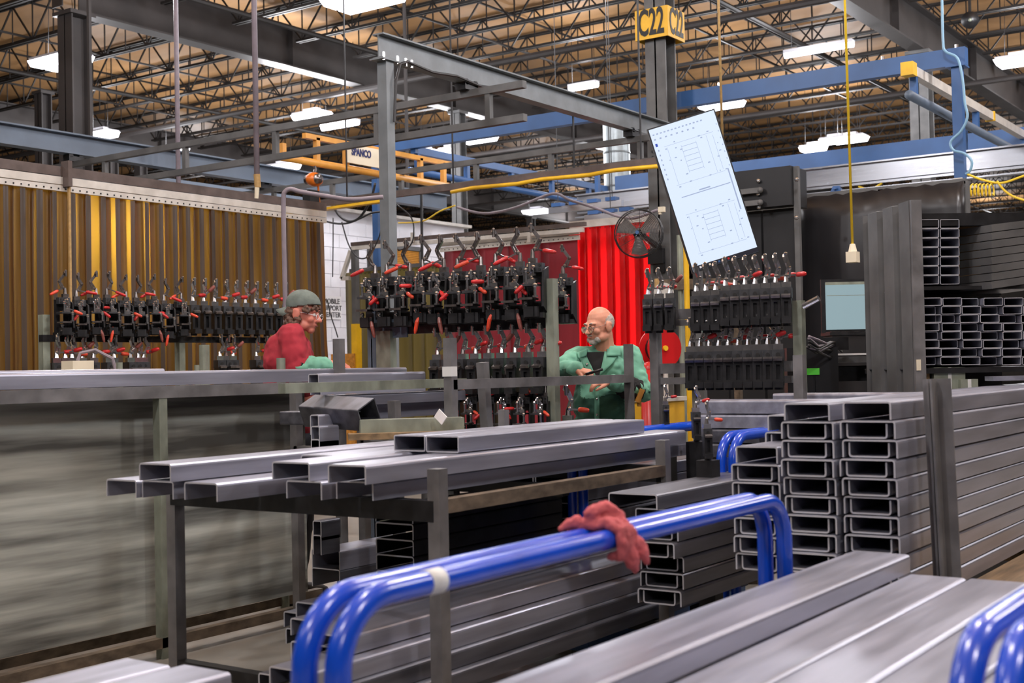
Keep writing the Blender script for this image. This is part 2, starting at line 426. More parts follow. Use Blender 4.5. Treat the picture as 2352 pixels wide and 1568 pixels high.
# C22 marker box round the column
z0, z1 = at_u(1520, 84, cu - .21).z, at_u(1520, 14, cu - .21).z
sg = thing('column_marker', 'yellow box sign reading C22 wrapped around the dark column', 'sign', (cu, cv, z0))
hs = .215
b = MB()
for (a, c) in (((-hs, -hs), (-hs, hs)), ((-hs, hs), (hs, hs)), ((hs, hs), (hs, -hs)), ((hs, -hs), (-hs, -hs))):
    b.bar((cu + a[0], cv + a[1], (z0 + z1) / 2), (cu + c[0], cv + c[1], (z0 + z1) / 2), .012, z1 - z0)
b.build('panel', 'mustard', sg)
zm = (z0 + z1) / 2
text_mesh('C22', .44, 'ink', 'lettering', sg, (cu - hs - .008, cv, zm), (0, -1, 0), (0, 0, 1), bold=.010, sx=.47)
text_mesh('C22', .44, 'ink', 'lettering', sg, (cu, cv - hs - .008, zm), (1, 0, 0), (0, 0, 1), bold=.010, sx=.47)
# ---------------------------------------------------------------- lamps
def high_bay(px, py, z, size, label, rz=0.):
    p = at_z(px, py, z); L = thing('high_bay_lamp', label, 'lamp', p)
    R = Matrix.Rotation(rz, 3, 'Z'); a, w = size, size * .55
    b = MB(); b.box(p + V(0, 0, .05), (w, a, .05), R); b.box(p + V(0, 0, .11), (w * .35, a * .5, .08), R); b.build('housing', 'lamphouse', L)
    for s in (-1, 1):
        b = MB(); b.box(p + R @ V(s * w * .26, 0, -.02), (w * .42, a * .94, .11), R, 1.15); b.build('lens', 'lens', L)
    for s in (-1, 1):
        b = MB(); b.cyl(p + R @ V(0, s * a * .35, .1), Vector((p.x, p.y + s * a * .3, RZ + .02)), .006, n=5); b.build('hanger', 'cable', L)
    lamp_light(p + V(0, 0, -.25), LAMP_W * .8, .3)
    lamp_light(p + V(0, 0, .3), LAMP_W * .12, .15)
hb = [(140, 140, 1.0, 'big bright high bay lamp in front of the thick dark column'), (231, 309, .75, 'small high bay lamp just above the blue grey girder by the thick column'),
      (397, 346, .7, 'small high bay lamp peeping over the blue grey girder, midway along'), (716, 266, .75, 'high bay lamp over the short tube lamp left of the grey crane post'),
      (651, 383, .8, 'high bay lamp close under the orange crane beam'), (1096, 318, .85, 'high bay lamp behind the long blue crane beam near the grey post'),
      (1656, 239, .85, 'high bay lamp just over the hanging screen, on the tan cord'), (1950, 319, .8, 'high bay lamp hanging against the yellow drop cord'),
      (1915, 322, .6, 'high bay lamp in the bright cluster, middle one of the three'), (1868, 340, .6, 'smallest high bay lamp of the bright cluster near the yellow cord'),
      (1232, 485, .85, 'low distant high bay lamp above the red welding curtain'), (2345, 138, .8, 'high bay lamp cut by the picture edge beyond the blue crane'),
      (836, -2, 1.1, 'high bay lamp cut by the top of the picture above the grey girder'), (1032, 346, .5, 'tiny distant lamp beside the blue crane beam'), (980, 352, .5, 'tiny distant lamp nearest the blue upright')]
for (px, py, s, lb) in hb: high_bay(px, py, 6.75, s, lb, PI / 2 * 0)
def tube_lamp(px, py, z, n, label):
    p = at_z(px, py, z); L = thing('tube_lamp', label, 'lamp', p)
    b = MB(); b.box(p + V(0, 0, .05), (.16, n, .06)); b.build('housing', 'lamphouse', L)
    b = MB(); b.cyl(p + V(0, -n / 2, 0), p + V(0, n / 2, 0), .06, n=10); b.build('lens', 'lens', L)
    for s in (-.4, .4):
        b = MB(); b.cyl(p + V(0, s * n, .05), (p.x, p.y + s * n, RZ + .02), .006, n=5); b.build('hanger', 'cable', L)
    lamp_light(p + V(0, 0, -.25), LAMP_W * .5, .25); lamp_light(p + V(0, 0, .3), LAMP_W * .15, .15)
tube_lamp(1880, 114, 6.9, 1.25, 'long glowing tube lamp under the joists above the blue crane')
tube_lamp(781, 288, 6.6, 1.0, 'glowing tube lamp left of the grey crane post')
tube_lamp(1340, 199, 7.0, .65, 'short glowing tube lamp above the grey crane girder')
# ---------------------------------------------------------------- white office wall, its sign, window
wl = MB(); wl.bb((12.2, 13.6, 0), (18.0, 14.0, 3.95)); owall = wl.build('wall_office', 'block', kind='structure')
b = MB()
nb = 0
for r in range(19):
    z = .21 * r + .02
    for k in range(14):
        u0 = 12.2 + k * .42 + (.21 if r % 2 else 0); u1 = min(u0 + .412, 18.0)
        if u1 - u0 < .05 or z + .2 > 3.95: continue
        q = MB(); q.bb((u0, 13.583, z), (u1, 13.6, z + .203)); q.build('block', 'block', owall); nb += 1
b = MB(); b.bb((12.1, 13.5, 3.95), (18.1, 14.1, 4.0)); b.build('trim_1', 'track', kind='structure')
b = MB(); b.bb((11.5, 14.1, 0), (14.6, 14.3, 4.2)); b.build('wall_rear', 'bluesteel', kind='structure')
p = at_v(762, 706, 13.56)
so = thing('wall_sign', 'white sign reading MOBILE SUPPORT CENTER on the white block wall', 'sign', p)
z0, z1 = at_v(765, 733, 13.56).z, at_v(765, 680, 13.56).z; u0, u1 = at_v(737, 706, 13.56).x, at_v(783, 706, 13.56).x
b = MB(); b.bb((u0, 13.55, z0), (u1, 13.58, z1)); b.build('panel', 'white', so)
for i, tx in enumerate(('MOBILE', 'SUPPORT', 'CENTER')):
    text_mesh(tx, .115, 'ink', 'lettering', so, ((u0 + u1) / 2 + .0, 13.545, z1 - .085 - i * .105), (1, 0, 0), (0, 0, 1), sx=.95)
zt, zb = at_v(962, 574, 13.58).z, at_v(962, 640, 13.58).z; u0, u1 = at_v(848, 600, 13.58).x, at_v(961, 600, 13.58).x
wn = MB(); wn.bb((u0 - .05, 13.57, zb - .05), (u1 + .05, 13.582, zt + .05)); win = wn.build('window_1', 'greydark', kind='structure')
n = 17
for i in range(n):
    z = zb + (zt - zb) * (i + .5) / n
    b = MB(); b.box(((u0 + u1) / 2, 13.55, z), (u1 - u0, .03, (zt - zb) / n * .62), Matrix.Rotation(.5, 3, 'X')); b.build('blind_slat', 'orange', win)
b = MB()
for (a, c) in (((u0, zb), (u0, zt)), ((u1, zb), (u1, zt)), ((u0, zt), (u1, zt)), ((u0, zb), (u1, zb))): b.bar((a[0], 13.545, a[1]), (c[0], 13.545, c[1]), .06)
b.build('window_frame', 'greydark', win)
# ---------------------------------------------------------------- grey crane: girders, post, hung bridges
gr = thing('crane_girder', 'grey crane girder on a square post, running to the marked column', 'crane', (8.2, 7.0, 0))
ut0 = at_v(868, 90, 7.0).x; zt = at_v(868, 76, 7.0).z
b = MB(); ibeam(b, (ut0, 7.0, zt), (cu - .15, 7.0, zt), .215, .12, .014, .01); b.build('girder_beam', 'grey', gr)
pu = at_v(890, 400, 7.0).x
b = MB(); b.bar((pu, 7.0, 0), (pu, 7.0, zt - .23), .1); b.build('post', 'grey', gr)
b = MB(); b.box((pu, 7.0, zt - .222), (.24, .15, .014)); b.build('cap_plate', 'grey', gr)
for du in (-.09, .09, .2, .28):
    b = MB(); b.cyl((pu + du, 6.94, zt - .24), (pu + du, 6.94, zt - .17), .012, n=6); b.build('bolt', 'silver', gr)
b = MB(); pts = [(pu + .02, 6.93, zt - .75), (pu + .04, 6.92, zt - .4), (pu + .1, 6.92, zt - .24), (pu + .2, 6.92, zt - .2)] + [(pu + .2 + .35 * k, 6.92, zt - .2 - .03 * (k % 2)) for k in range(1, 5)]
b.tube(pts, .012, 6); b.build('conduit', 'cable', gr)
z4 = zt - .215
g2 = thing('crane_girder', 'blue grey crane girder passing above the amber curtain', 'crane', (6, 12.9, 4))
zq = at_v(20, 284, 12.9).z
b = MB(); ibeam(b, (4.5, 12.9, zq), (16.6, 12.9, zq), .25, .16, .018, .012); b.build('girder_beam', 'bluesteel', g2)
for u in (5.2, 9.6, 15.6):
    b = MB(); b.bar((u, 12.9, zq), (u, 12.9, RZ + .01), .04); b.build('hanger', 'beam', g2)
def bridge(label, u, v0, v1, ztop, dep, studs, m='greydark', ext=0):
    L = thing('crane_bridge', label, 'crane', (u, v0, ztop - dep))
    for z in (ztop, ztop - dep):
        b = MB(); b.bar((u, v0, z), (u, v1, z), .065); b.build('chord', m, L)
    for v in studs:
        b = MB(); b.bar((u, v, ztop - dep), (u, v, ztop), .055); b.build('stud', m, L)
    for v in (7.0, 12.9):
        b = MB(); b.box((u, v, ztop + .06), (.2, .12, .06))
        for du in (-.07, .07): b.cyl((u + du, v - .06, ztop + .1), (u + du, v + .06, ztop + .1), .03, n=8)
        b.build('trolley', 'black', L)
    return L
bridge('dark truss bridge hung between the two girders nearest the grey post', 9.35, 6.35, 13.6, z4 - .1, .3, [6.75, 8.1, 9.5, 10.9, 12.3, 13.2])
bridge('dark truss bridge hung between the two girders nearest the hanging screen', 12.45, 6.4, 13.45, z4 - .1, .26, [6.9, 8.1, 9.2, 10.4, 11.6, 12.7])
# yellow sheathed rail with hose
ra = thing('hose_rail', 'brown hanging rail with a yellow hose sheath, running to the screen', 'rail', (11.2, 6, 3.4))
b = MB(); b.bar((11.2, 5.9, 3.46), (11.2, 11.3, 3.46), .06, .07); b.build('rail', 'trackbrown', ra)
b = MB(); b.tube([(11.16, 5.9 + .3 * k, 3.40 + .008 * (k % 3)) for k in range(10)], .022, 8); b.build('hose', 'yellow', ra, True)
b = MB(); b.bar((11.2, 9.6, 3.4), (11.2, 11.2, 3.38), .10, .03); b.build('yellow_guard', 'yellow', ra)
for v in (6.2, 7.0, 8.6, 10.2):
    b = MB(); b.bar((11.2, v, 3.49), (11.2, v, z4 - .02 if v == 7.0 else RZ + .01), .015); b.build('hanger', 'cable', ra)
# orange crane bridge with name plate and hoist
og = thing('orange_crane_bridge', 'orange crane bridge with a cream name plate', 'crane', (11, 10.4, 3.8))
ou0 = at_v(635, 352, 10.4).x; ou1 = at_v(1062, 428, 10.4).x; oz = at_v(850, 396, 10.4).z
b = MB(); b.cyl((ou0, 10.4, oz), (ou1, 10.4, oz), .045, n=10); b.build('lower_chord', 'orange', og, True)
b = MB(); oa, ob_ = ou0 + .45, ou1 - .25
b.bar((oa, 10.4, oz + .3), (ob_, 10.4, oz + .3), .06); b.build('upper_chord', 'orange', og)
for px in (650, 728, 795, 965, 1018):
    u = at_v(px, 380, 10.4).x
    b = MB(); b.bar((u, 10.4, oz), (u, 10.4, oz + .3 if px != 650 else oz + .16), .06); b.build('stud', 'orange', og)
pu0, pu1 = at_v(797, 370, 10.33).x, at_v(907, 370, 10.33).x
b = MB(); b.bb((pu0, 10.33, oz + .06), (pu1, 10.35, oz + .29)); b.build('name_plate', 'cream', og)
text_mesh('SPANCO', .125, 'navy', 'lettering', og, (pu0 + .26, 10.325, oz + .2), (1, 0, 0), (0, 0, 1), bold=.004, sx=.72)
text_mesh('A', .08, 'ink', 'emblem', og, (pu0 + .62, 10.325, oz + .19), (1, 0, 0), (0, 0, 1), bold=.006)
for u in (11.0, 13.0):
    pass
hp = at_v(722, 412, 10.4)
ho = thing('chain_hoist', 'orange electric chain hoist hanging under the orange crane bridge', 'hoist', hp)
b = MB(); b.ball(hp, (.12, .09, .085), 14, 9); b.build('casing', 'hoist', ho, True)
b = MB(); b.cyl(hp + V(-.02, -.1, .0), hp + V(-.02, .1, .0), .06, n=12); b.build('motor', 'darkclamp', ho, True)
b = MB(); b.tube([hp + V(0, 0, .07), hp + V(.02, 0, .12), hp + V(0, 0, .17), hp + V(0, 0, oz - hp.z)], .02, 6); b.build('hook', 'darkclamp', ho)
b = MB(); b.tube([hp + V(.06, 0, -.05), hp + V(.08, 0, -.3), hp + V(.06, 0, -.42)], .012, 6); b.build('chain', 'hoist', ho)
b = MB(); b.box(hp + V(-.06, 0, -.24), (.16, .12, .2)); b.build('chain_bag', 'cabinet', ho)
# ---------------------------------------------------------------- blue crane frame
UB = 13.9
bf = thing('blue_crane_frame', 'blue painted crane frame of two uprights and a long beam', 'crane', (UB, 3.8, 0))
pr = at_u(2203, 300, UB); pl = at_u(868, 560, UB)
zr = at_u(2203, 112, UB).z
b = MB(); b.bar((UB, pr.y - .1, zr - .09), (UB, pl.y + .1, zr - .09), .12, .19); b.build('beam', 'bluedark', bf)
for q in (pr, pl):
    b = MB(); b.bar((UB, q.y, 0), (UB, q.y, zr - .19), .105); b.build('upright', 'bluedark', bf)
    b = MB(); b.box((UB, q.y, zr - .195), (.2, .2, .016)); b.build('cap_plate', 'bluedark', bf)
for v in (pr.y, 4.6, 6.6, 10.6, pl.y):
    b = MB(); b.cyl((UB, v, zr), (UB, v, zr + .05), .02, n=6); b.build('bolt', 'silver', bf)
def runway(label, v, u0, u1, ztop, dep, mt, mb_, studs, cap=False):
    L = thing('crane_runway', label, 'crane', (u0, v, ztop - dep))
    b = MB(); b.bar((u0, v, ztop), (u1, v, ztop), .09, .1); b.build('upper_rail', mt, L)
    b = MB(); b.cyl((u0 - .08, v, ztop - dep), (u1, v, ztop - dep), .05, n=10); b.build('lower_rail', mb_, L, True)
    for k in range(studs):
        u = u0 + .1 + (u1 - u0 - .3) * k / (studs - 1)
        b = MB(); b.bar((u, v, ztop - dep), (u, v, ztop), .07); b.build('stud', 'bluedark', L)
    if cap:
        b = MB(); b.box((u0 - .06, v, ztop), (.14, .13, .14)); b.build('end_cap', 'yellow', L)
        b = MB(); b.box((u0 + 3.2, v, ztop), (.05, .115, .12)); b.build('stop_band', 'yellow', L)
    return L
q = at_u(2088, 160, 13.3)
runway('white and blue crane runway with a yellow end cap beside the tall blue upright', q.y, 13.35, 33, q.z, .27, 'track', 'bluesteel', 9, True)
q = at_u(905, 330, UB)
runway('blue crane runway leaving the blue upright behind the grey post', q.y - .35, UB, 21.2, zr - .2, .3, 'bluedark', 'bluedark', 7)
# second blue beam and its silver bridge
b2 = thing('blue_cross_beam', 'deep blue cross beam behind the silver crane bridge', 'crane', (18.3, 3, 4.4))
b = MB(); zb = at_u(1900, 366, 18.3).z; b.bar((18.3, 2.2, zb), (18.3, 10.6, zb), .14, .24); b.build('beam', 'bluedark', b2)
for v in (2.4, 10.4):
    b = MB(); b.bar((18.3, v, 0), (18.3, v, zb - .12), .12); b.build('upright', 'bluedark', b2)
sv = thing('silver_crane_bridge', 'deep silver aluminium crane bridge above the black enclosure', 'crane', (16.0, 3, 3.7))
za, zc = at_u(1840, 392, 16.0).z, at_u(1842, 449, 16.0).z
b = MB(); b.bar((16.0, 3.1, (za + zc) / 2 + .03), (16.0, 9.95, (za + zc) / 2 + .03), .05, za - zc - .06); b.build('web', 'alu', sv)
for z in (za, zc, (za + zc) / 2 - .06):
    b = MB(); b.bar((15.98, 3.1, z), (15.98, 9.95, z), .14 if z != (za + zc) / 2 - .06 else .08, .02); b.build('flange', 'alu', sv)
for v in (4.3, 9.6):
    b = MB(); b.bar((16.0, v, za), (16.0, v, q.z - .3), .06); b.build('hanger', 'bluedark', sv)
q1 = at_u(1262, 484, 15.2); q2 = at_u(1430, 468, 15.2)
s2 = thing('aluminium_rail', 'small silver crane rail with blue clamps above the red curtain', 'rail', q1)
b = MB(); b.bar(q1, (q1.x, q2.y, q1.z), .07, .09); b.build('rail', 'alu', s2)
for k in range(4):
    b = MB(); b.box((q1.x, q1.y - .15 - .3 * k, q1.z + .07), (.12, .16, .05)); b.build('clamp', 'bluedark', s2)
for k in (0, 3):
    b = MB(); b.bar((q1.x, q1.y - .15 - .3 * k, q1.z + .09), (q1.x, q1.y - .15 - .3 * k, RZ), .008); b.build('hanger', 'cable', s2)
q1 = at_u(1345, 502, 14.9); q2 = at_u(1480, 492, 14.9)
s3 = thing('aluminium_rail', 'lower silver crane rail directly over the bright red curtain', 'rail', q1)
b = MB(); b.bar(q1, (q1.x, q2.y, q1.z), .07, .09); b.build('rail', 'alu', s3)
for k in range(3):
    b = MB(); b.box((q1.x, q1.y - .15 - .25 * k, q1.z + .07), (.12, .16, .05)); b.build('clamp', 'bluedark', s3)
b = MB(); b.bar((q1.x, q1.y - .4, q1.z + .09), (q1.x, q1.y - .4, RZ), .008); b.build('hanger', 'cable', s3)
# round duct
q = at_d(1416, 330, 22.5)
du = thing('round_duct', 'round galvanised duct hanging behind the dark truss bridge', 'duct', (q.x, q.y, 3.4))
for k in range(4):
    b = MB(); b.tube([(q.x, q.y, 3.4 + .6 * k), (q.x, q.y, 3.4 + .6 * (k + 1))], .235, 24, cap=False); b.tube([(q.x, q.y, 3.4 + .6 * k), (q.x, q.y, 3.43 + .6 * k)], .243, 24); b.build('duct_section', 'duct', du, True)
# ================================================================ welding curtains
def pleated(name, label, axis, fixed, a0, a1, z0, z1, period, depth, m, over=.3, flare=0., rail=None, cat='curtain', sag=0.):
    """one pleated film hung from a rail; the folds overlap so some bands are three layers thick"""
    L = thing(name, label, cat, (a0, fixed, z0) if axis == 'u' else (fixed, a0, z0))
    pts = []; k = 0; a = a0
    rnd = random.Random(int(a0 * 100))
    while a < a1:
        p = period * (.85 + .3 * rnd.random()); dd = depth * (.8 + .4 * rnd.random())
        pts += [(a, 0), (a + p * .33, -dd * .35), (a + p * .66, 0), (a + p * (1 + over * .5), dd * .7), (a + p * (1 - over * .5), dd * 1.2)]
        a += p
    nz = 7; vs = []; fs = []; n = len(pts)
    for i in range(nz + 1):
        t = i / nz; z = z1 + (z0 - z1) * t
        for j, (x, y) in enumerate(pts):
            g = 1 + .25 * noise.noise(V(x * 2.1, t * 2.2, a0))
            xx = x + flare * t * t * max(0, (x - a0) / (a1 - a0) - .7) * 3 + .012 * noise.noise(V(x, t * 3, 4))
            yy = y * g * (.6 + .5 * t)
            vs.append((xx, fixed + yy, z) if axis == 'u' else (fixed + yy, xx, z))
    for i in range(nz):
        for j in range(n - 1): fs.append((i * n + j, i * n + j + 1, (i + 1) * n + j + 1, (i + 1) * n + j))
    b = MB(); b.add(vs, fs); b.build('film', m, L, True)
    if rail:
        rb = MB(); e = (lambda a, f, z: V(a, f, z)) if axis == 'u' else (lambda a, f, z: V(f, a, z))
        off = -.035
        for (dz, h, nm, mm) in rail:
            q = MB(); A = e(a0 - .05, fixed + off, z1 + dz); B = e(a1 + .05, fixed + off, z1 + dz); q.bar(A, B, .03, h); q.build(nm, mm, L)
        q = MB(); kk = int((a1 - a0) / .07)
        for t in range(kk):
            a = a0 + (a1 - a0) * (t + .5) / kk; q.box(e(a, fixed + off - .017, z1 - .035), (.012, .006, .012) if axis == 'u' else (.006, .012, .012))
        q.build('rivet', 'black', L, kind='stuff')
    return L
u0, u1 = at_v(-60, 400, 9.3).x, at_v(735, 500, 9.3).x
zc = at_v(735, 500, 9.3).z
cu_ = pleated('welding_curtain', 'long amber pleated welding curtain behind the red-shirted person', 'u', 9.3, u0, u1, .03, zc, .172, .05, 'amber', .55, .22,
        [(-.03, .05, 'clamp_strip', 'track'), (.035, .065, 'hanging_rail', 'track'), (.115, .08, 'header_rail', 'trackbrown')])
ks = 0; ua = u0 + .06
while ua < u1 - .1:
    vs = []; w = .05 + .018 * noise.noise(V(ua * 7, 1, 1))
    for i in range(9):
        t = i / 8; z = zc - .065 + (.05 - zc) * t; du = .010 * noise.noise(V(ua * 3, t * 2, 5)); fl = .22 * t * t * max(0, (ua - u0) / (u1 - u0) - .7) * 3
        for q, y in ((0, 0), (.5, -.006), (1, 0)): vs.append((ua + du + fl + w * q, 9.3 - .052 + y, z))
    b = MB(); b.add(vs, [(i * 3 + j, i * 3 + j + 1, i * 3 + j + 4, i * 3 + j + 3) for i in range(8) for j in range(2)]); b.build('overlap_strip', 'amber_double', cu_, True)
    ua += .172 * (.92 + .16 * noise.noise(V(ua * 5, 2, 2)))
b = MB(); uu = at_v(157, 430, 9.2).x; b.bar((uu, 9.22, zc - .02), (uu, 9.22, zc + .2), .1, .04); b.build('rail_joint', 'trackbrown', cu_)
b = MB(); b.bar((uu + .02, 9.22, zc), (uu + .02, 9.22, 0), .02); b.build('guide_wire', 'rope', cu_)
# supports of the long rail
b = MB()
# bay lamp behind the amber curtain; two unseen ones added to backlight the red
def curtain_lamp(p, label, w=130):
    L = thing('curtain_backlight', label, 'lamp', p)
    b = MB(); b.box(p, (.3, .1, .1)); b.build('housing', 'lamphouse', L)
    b = MB(); b.box(Vector(p) - V(0, 0, .06), (.28, .08, .02)); b.build('lens', 'lens', L)
    b = MB(); b.bar(Vector(p) + V(0, .2, .05), (p[0], p[1] + .2, 0), .04); b.bar(Vector(p) + V(0, .2, .05), p, .03); b.build('stand', 'greydark', L)
    l = lamp_light(Vector(p) - V(0, 0, .1), w, .08)
q = at_v(205, 505, 9.7); curtain_lamp((q.x, 9.7, q.z), 'welding bay lamp glowing through the amber curtain', 34)
R1 = 13.2
va, vb = at_u(1025, 700, R1).y, at_u(1330, 700, R1).y
zr_ = at_u(1200, 552, R1).z
pleated('welding_curtain', 'dull dark red welding curtain behind the steel fixture rack', 'v', R1, vb, va, .03, zr_, .5, .012, 'red_dull', .05, 0,
        [(-.03, .06, 'clamp_strip', 'track'), (.035, .05, 'hanging_rail', 'track')])
vc, vd = at_u(1500, 700, R1 + .3).y, at_u(1332, 700, R1 + .3).y
zb_ = at_u(1400, 515, R1 + .3).z
pleated('welding_curtain', 'bright red pleated welding curtain behind the green-jacketed person', 'v', R1 + .3, vc, vd + .05, .03, zb_, .2, .04, 'red_clear', .6, 0,
        [(.03, .09, 'hanging_rail', 'track')])
curtain_lamp((R1 + 1.2, (vc + vd) / 2 + .1, 2.6), 'added unseen lamp backlighting the bright red curtain', 100)
curtain_lamp((R1 + 1.2, (vc + vd) / 2 - .1, 1.5), 'lower added unseen lamp backlighting the bright red curtain', 60)
ve = at_u(815, 700, R1 + .15).y
pleated('welding_curtain', 'drab olive pleated welding curtain below the office window', 'v', R1 + .15, va + .05, ve, .03, at_u(900, 618, R1 + .15).z, .24, .045, 'olive', .3, 0,
        [(.02, .05, 'hanging_rail', 'greydark')])
# curtain frame tracks
cf = thing('curtain_frame', 'two parallel curtain tracks on a post with a yellow sleeve', 'rail', (R1 - .1, ve, 0))
for k, (pa, pb, m) in enumerate((((808, 570), (1340, 528), 'track'), ((808, 561), (1345, 514), 'trackbrown'))):
    A = at_u(pa[0], pa[1], R1 - .12); B = at_u(pb[0], pb[1], R1 - .12)
    b = MB(); b.bar(A, B, .05, .05); b.build('track', m, cf)
A = at_u(815, 566, R1 - .1)
b = MB(); b.bar((A.x, A.y, 0), A, .08); b.build('post', 'greydark', cf)
b = MB(); b.bar((A.x, A.y, .6), (A.x, A.y, at_u(814, 744, R1 - .1).z), .1); b.build('post_sleeve', 'yellow', cf, label='yellow protective sleeve on the post')
A = at_u(785, 640, R1 - .1); B = at_u(806, 575, R1 - .1)
b = MB(); b.bar(A, B, .05); b.bar(A, A + V(0, -.15, 0), .05); b.build('brace', 'track', cf)
for px in (1096, 1216, 948):
    A = at_u(px, 545, R1 - .15); b = MB(); b.box(A, (.03, .05, .13)); b.build('track_clip', 'track', cf)
q = at_u(797, 835, 13.0); b = MB(); b.bb((13.0, q.y - .12, 0), (13.04, q.y + .3, at_u(797, 812, 13).z)); tag(b.build('particle_board', 'osb'), 'orange brown particle board leaning by the yellow sleeved post', 'board')
# ================================================================ black enclosure on the far side
q0 = at_u(1690, 480, 11.5); q1 = at_u(1836, 480, 11.5)
zt1 = at_u(1760, 392, 11.5).z; zt0 = at_u(1760, 480, 11.5).z
en = thing('machine_enclosure', 'tall black machine enclosure behind the hanging screen', 'machine', (11.5, q1.y, 0))
b = MB(); b.bb((11.35, q1.y + .02, zt0), (11.75, q0.y + .3, zt1)); b.build('upper_cabinet', 'cabinet', en)
for i in range(3):
    w = (q0.y + .5 - q1.y) / 3
    b = MB(); b.bb((11.5, q1.y + w * i + .012, 0), (11.56, q1.y + w * (i + 1) - .012, zt0 - .01)); b.build('panel', 'cabinet', en)
b = MB(); b.bar((11.45, q1.y, 0), (11.45, q1.y, zt1), .05); b.build('corner_post', 'greydark', en)
for y in (442, 470):
    A = at_u(1693, y, 11.3); B = at_u(1746, y, 11.3)
    b = MB(); b.bar(A, (A.x, B.y, A.z), .03, .05); b.ball((A.x, B.y, A.z), .03); b.build('hinge_arm', 'greydark', en)
for (x, y) in ((1742, 415), (1741, 445), (1743, 476), (1830, 412), (1829, 500)):
    b = MB(); b.ball(at_u(x, y, 11.33), .022); b.build('knob', 'silver', en)
# black plastic sheet hung as a screen
vs = []; fs = []; nx, nz = 22, 12
A = at_u(1838, 452, 12.0); B = at_u(2215, 415, 12.0); ztop = A.z
for j in range(nz + 1):
    for i in range(nx + 1):
        v = A.y + (B.y - A.y) * i / nx; z = .1 + (ztop - .1) * (1 - j / nz) - .02 * math.sin(i * 1.3) ** 2 * (1 if j == 0 else 0)
        vs.append((12.0 + .05 * noise.noise(V(v * 2, z * 1.3, 3)) + .03 * noise.noise(V(v * 5, z * 2, 8)), v, z))
for j in range(nz):
    for i in range(nx): fs.append((j * (nx + 1) + i, j * (nx + 1) + i + 1, (j + 1) * (nx + 1) + i + 1, (j + 1) * (nx + 1) + i))
b = MB(); b.add(vs, fs); ps = b.build('plastic_sheet', 'blackfilm', smooth=True); tag(ps, 'black plastic sheet hung as a screen behind the laptop', 'sheet')
ms = ps.modifiers.new('t', 'SOLIDIFY'); ms.thickness = .004
sf = thing('screen_frame', 'grey frame rail holding the black plastic sheet', 'rail', (12.05, A.y, 0))
b = MB(); b.bar((12.06, A.y, ztop), (12.06, B.y, ztop), .05); b.build('top_rail', 'greydark', sf)
for v in (A.y, (A.y + B.y) / 2, B.y):
    b = MB(); b.bar((12.06, v, 0), (12.06, v, ztop), .05); b.build('post', 'greydark', sf)
# things hung on the blue upright and the silver bridge
q = at_u(2208, 440, UB - .1)
b = MB(); b.box(q + V(0, .03, 0), (.03, .09, .3)); b.box(q + V(0, -.05, .04), (.03, .22, .03)); tag(b.build('bracket', 'track'), 'pale metal bracket fixed on the tall blue upright', 'bracket')
def cord(label, pts, r, m, name='hanging_cable', cat='cord', n=7):
    P = [Vector(p) for p in pts]
    # smooth through points
    out = []
    for i in range(len(P) - 1):
        p0 = P[max(i - 1, 0)]; p1 = P[i]; p2 = P[i + 1]; p3 = P[min(i + 2, len(P) - 1)]
        for k in range(5):
            t = k / 5; out.append(.5 * ((2 * p1) + (-p0 + p2) * t + (2 * p0 - 5 * p1 + 4 * p2 - p3) * t * t + (-p0 + 3 * p1 - 3 * p2 + p3) * t ** 3))
    out.append(P[-1])
    b = MB(); b.tube(out, r, n); return tag(b.build(name, m, smooth=True), label, cat)
U_ = lambda u: (lambda x, y: at_u(x, y, u))
D_ = lambda d: (lambda x, y: at_d(x, y, d))
f = U_(13.7)
pts = []
for k in range(33): pts.append(f(2228 + k * 1.7 , 436 + 14 * math.sin(k * 1.25)) + V(.06 * math.cos(k * 1.25), 0, 0))
cord('coiled yellow air hose hanging beside the blue upright', pts, .008, 'yellowcord', 'air_hose', 'hose')
cord('yellow air hose swagged from the blue upright out of view', [f(2222, 400), f(2260, 414), f(2300, 420), f(2340, 408), f(2400, 385)], .012, 'yellowcord', 'air_hose', 'hose')
cord('yellow air hose sagging below the swagged one', [f(2290, 416), f(2310, 440), f(2340, 456), f(2400, 470)], .012, 'yellowcord', 'air_hose', 'hose')
cord('pale blue hose winding down the tall blue upright', [f(2163, -40), f(2166, 90), f(2172, 118), f(2200, 135), f(2212, 190), f(2216, 235), f(2222, 268), f(2208, 300), f(2184, 325), f(2190, 345), f(2214, 352), f(2232, 370), f(2228, 392), f(2218, 400)], .014, 'bluehose', 'air_hose', 'hose')
f = U_(15.99)
cord('yellow hose loop under the silver crane bridge', [f(1972, 428), f(1990, 434), f(2005, 433), f(2026, 420)], .014, 'yellowcord', 'air_hose', 'hose')
q = at_u(1922, 436, 15.95); b = MB(); b.box(q, (.1, .17, .1), taper=.5); b.cyl(q + V(-.06, 0, 0), q + V(-.06, 0, .02), .03); o = b.build('trolley', 'bluedark'); tag(o, 'small blue trolley under the silver crane bridge', 'trolley')
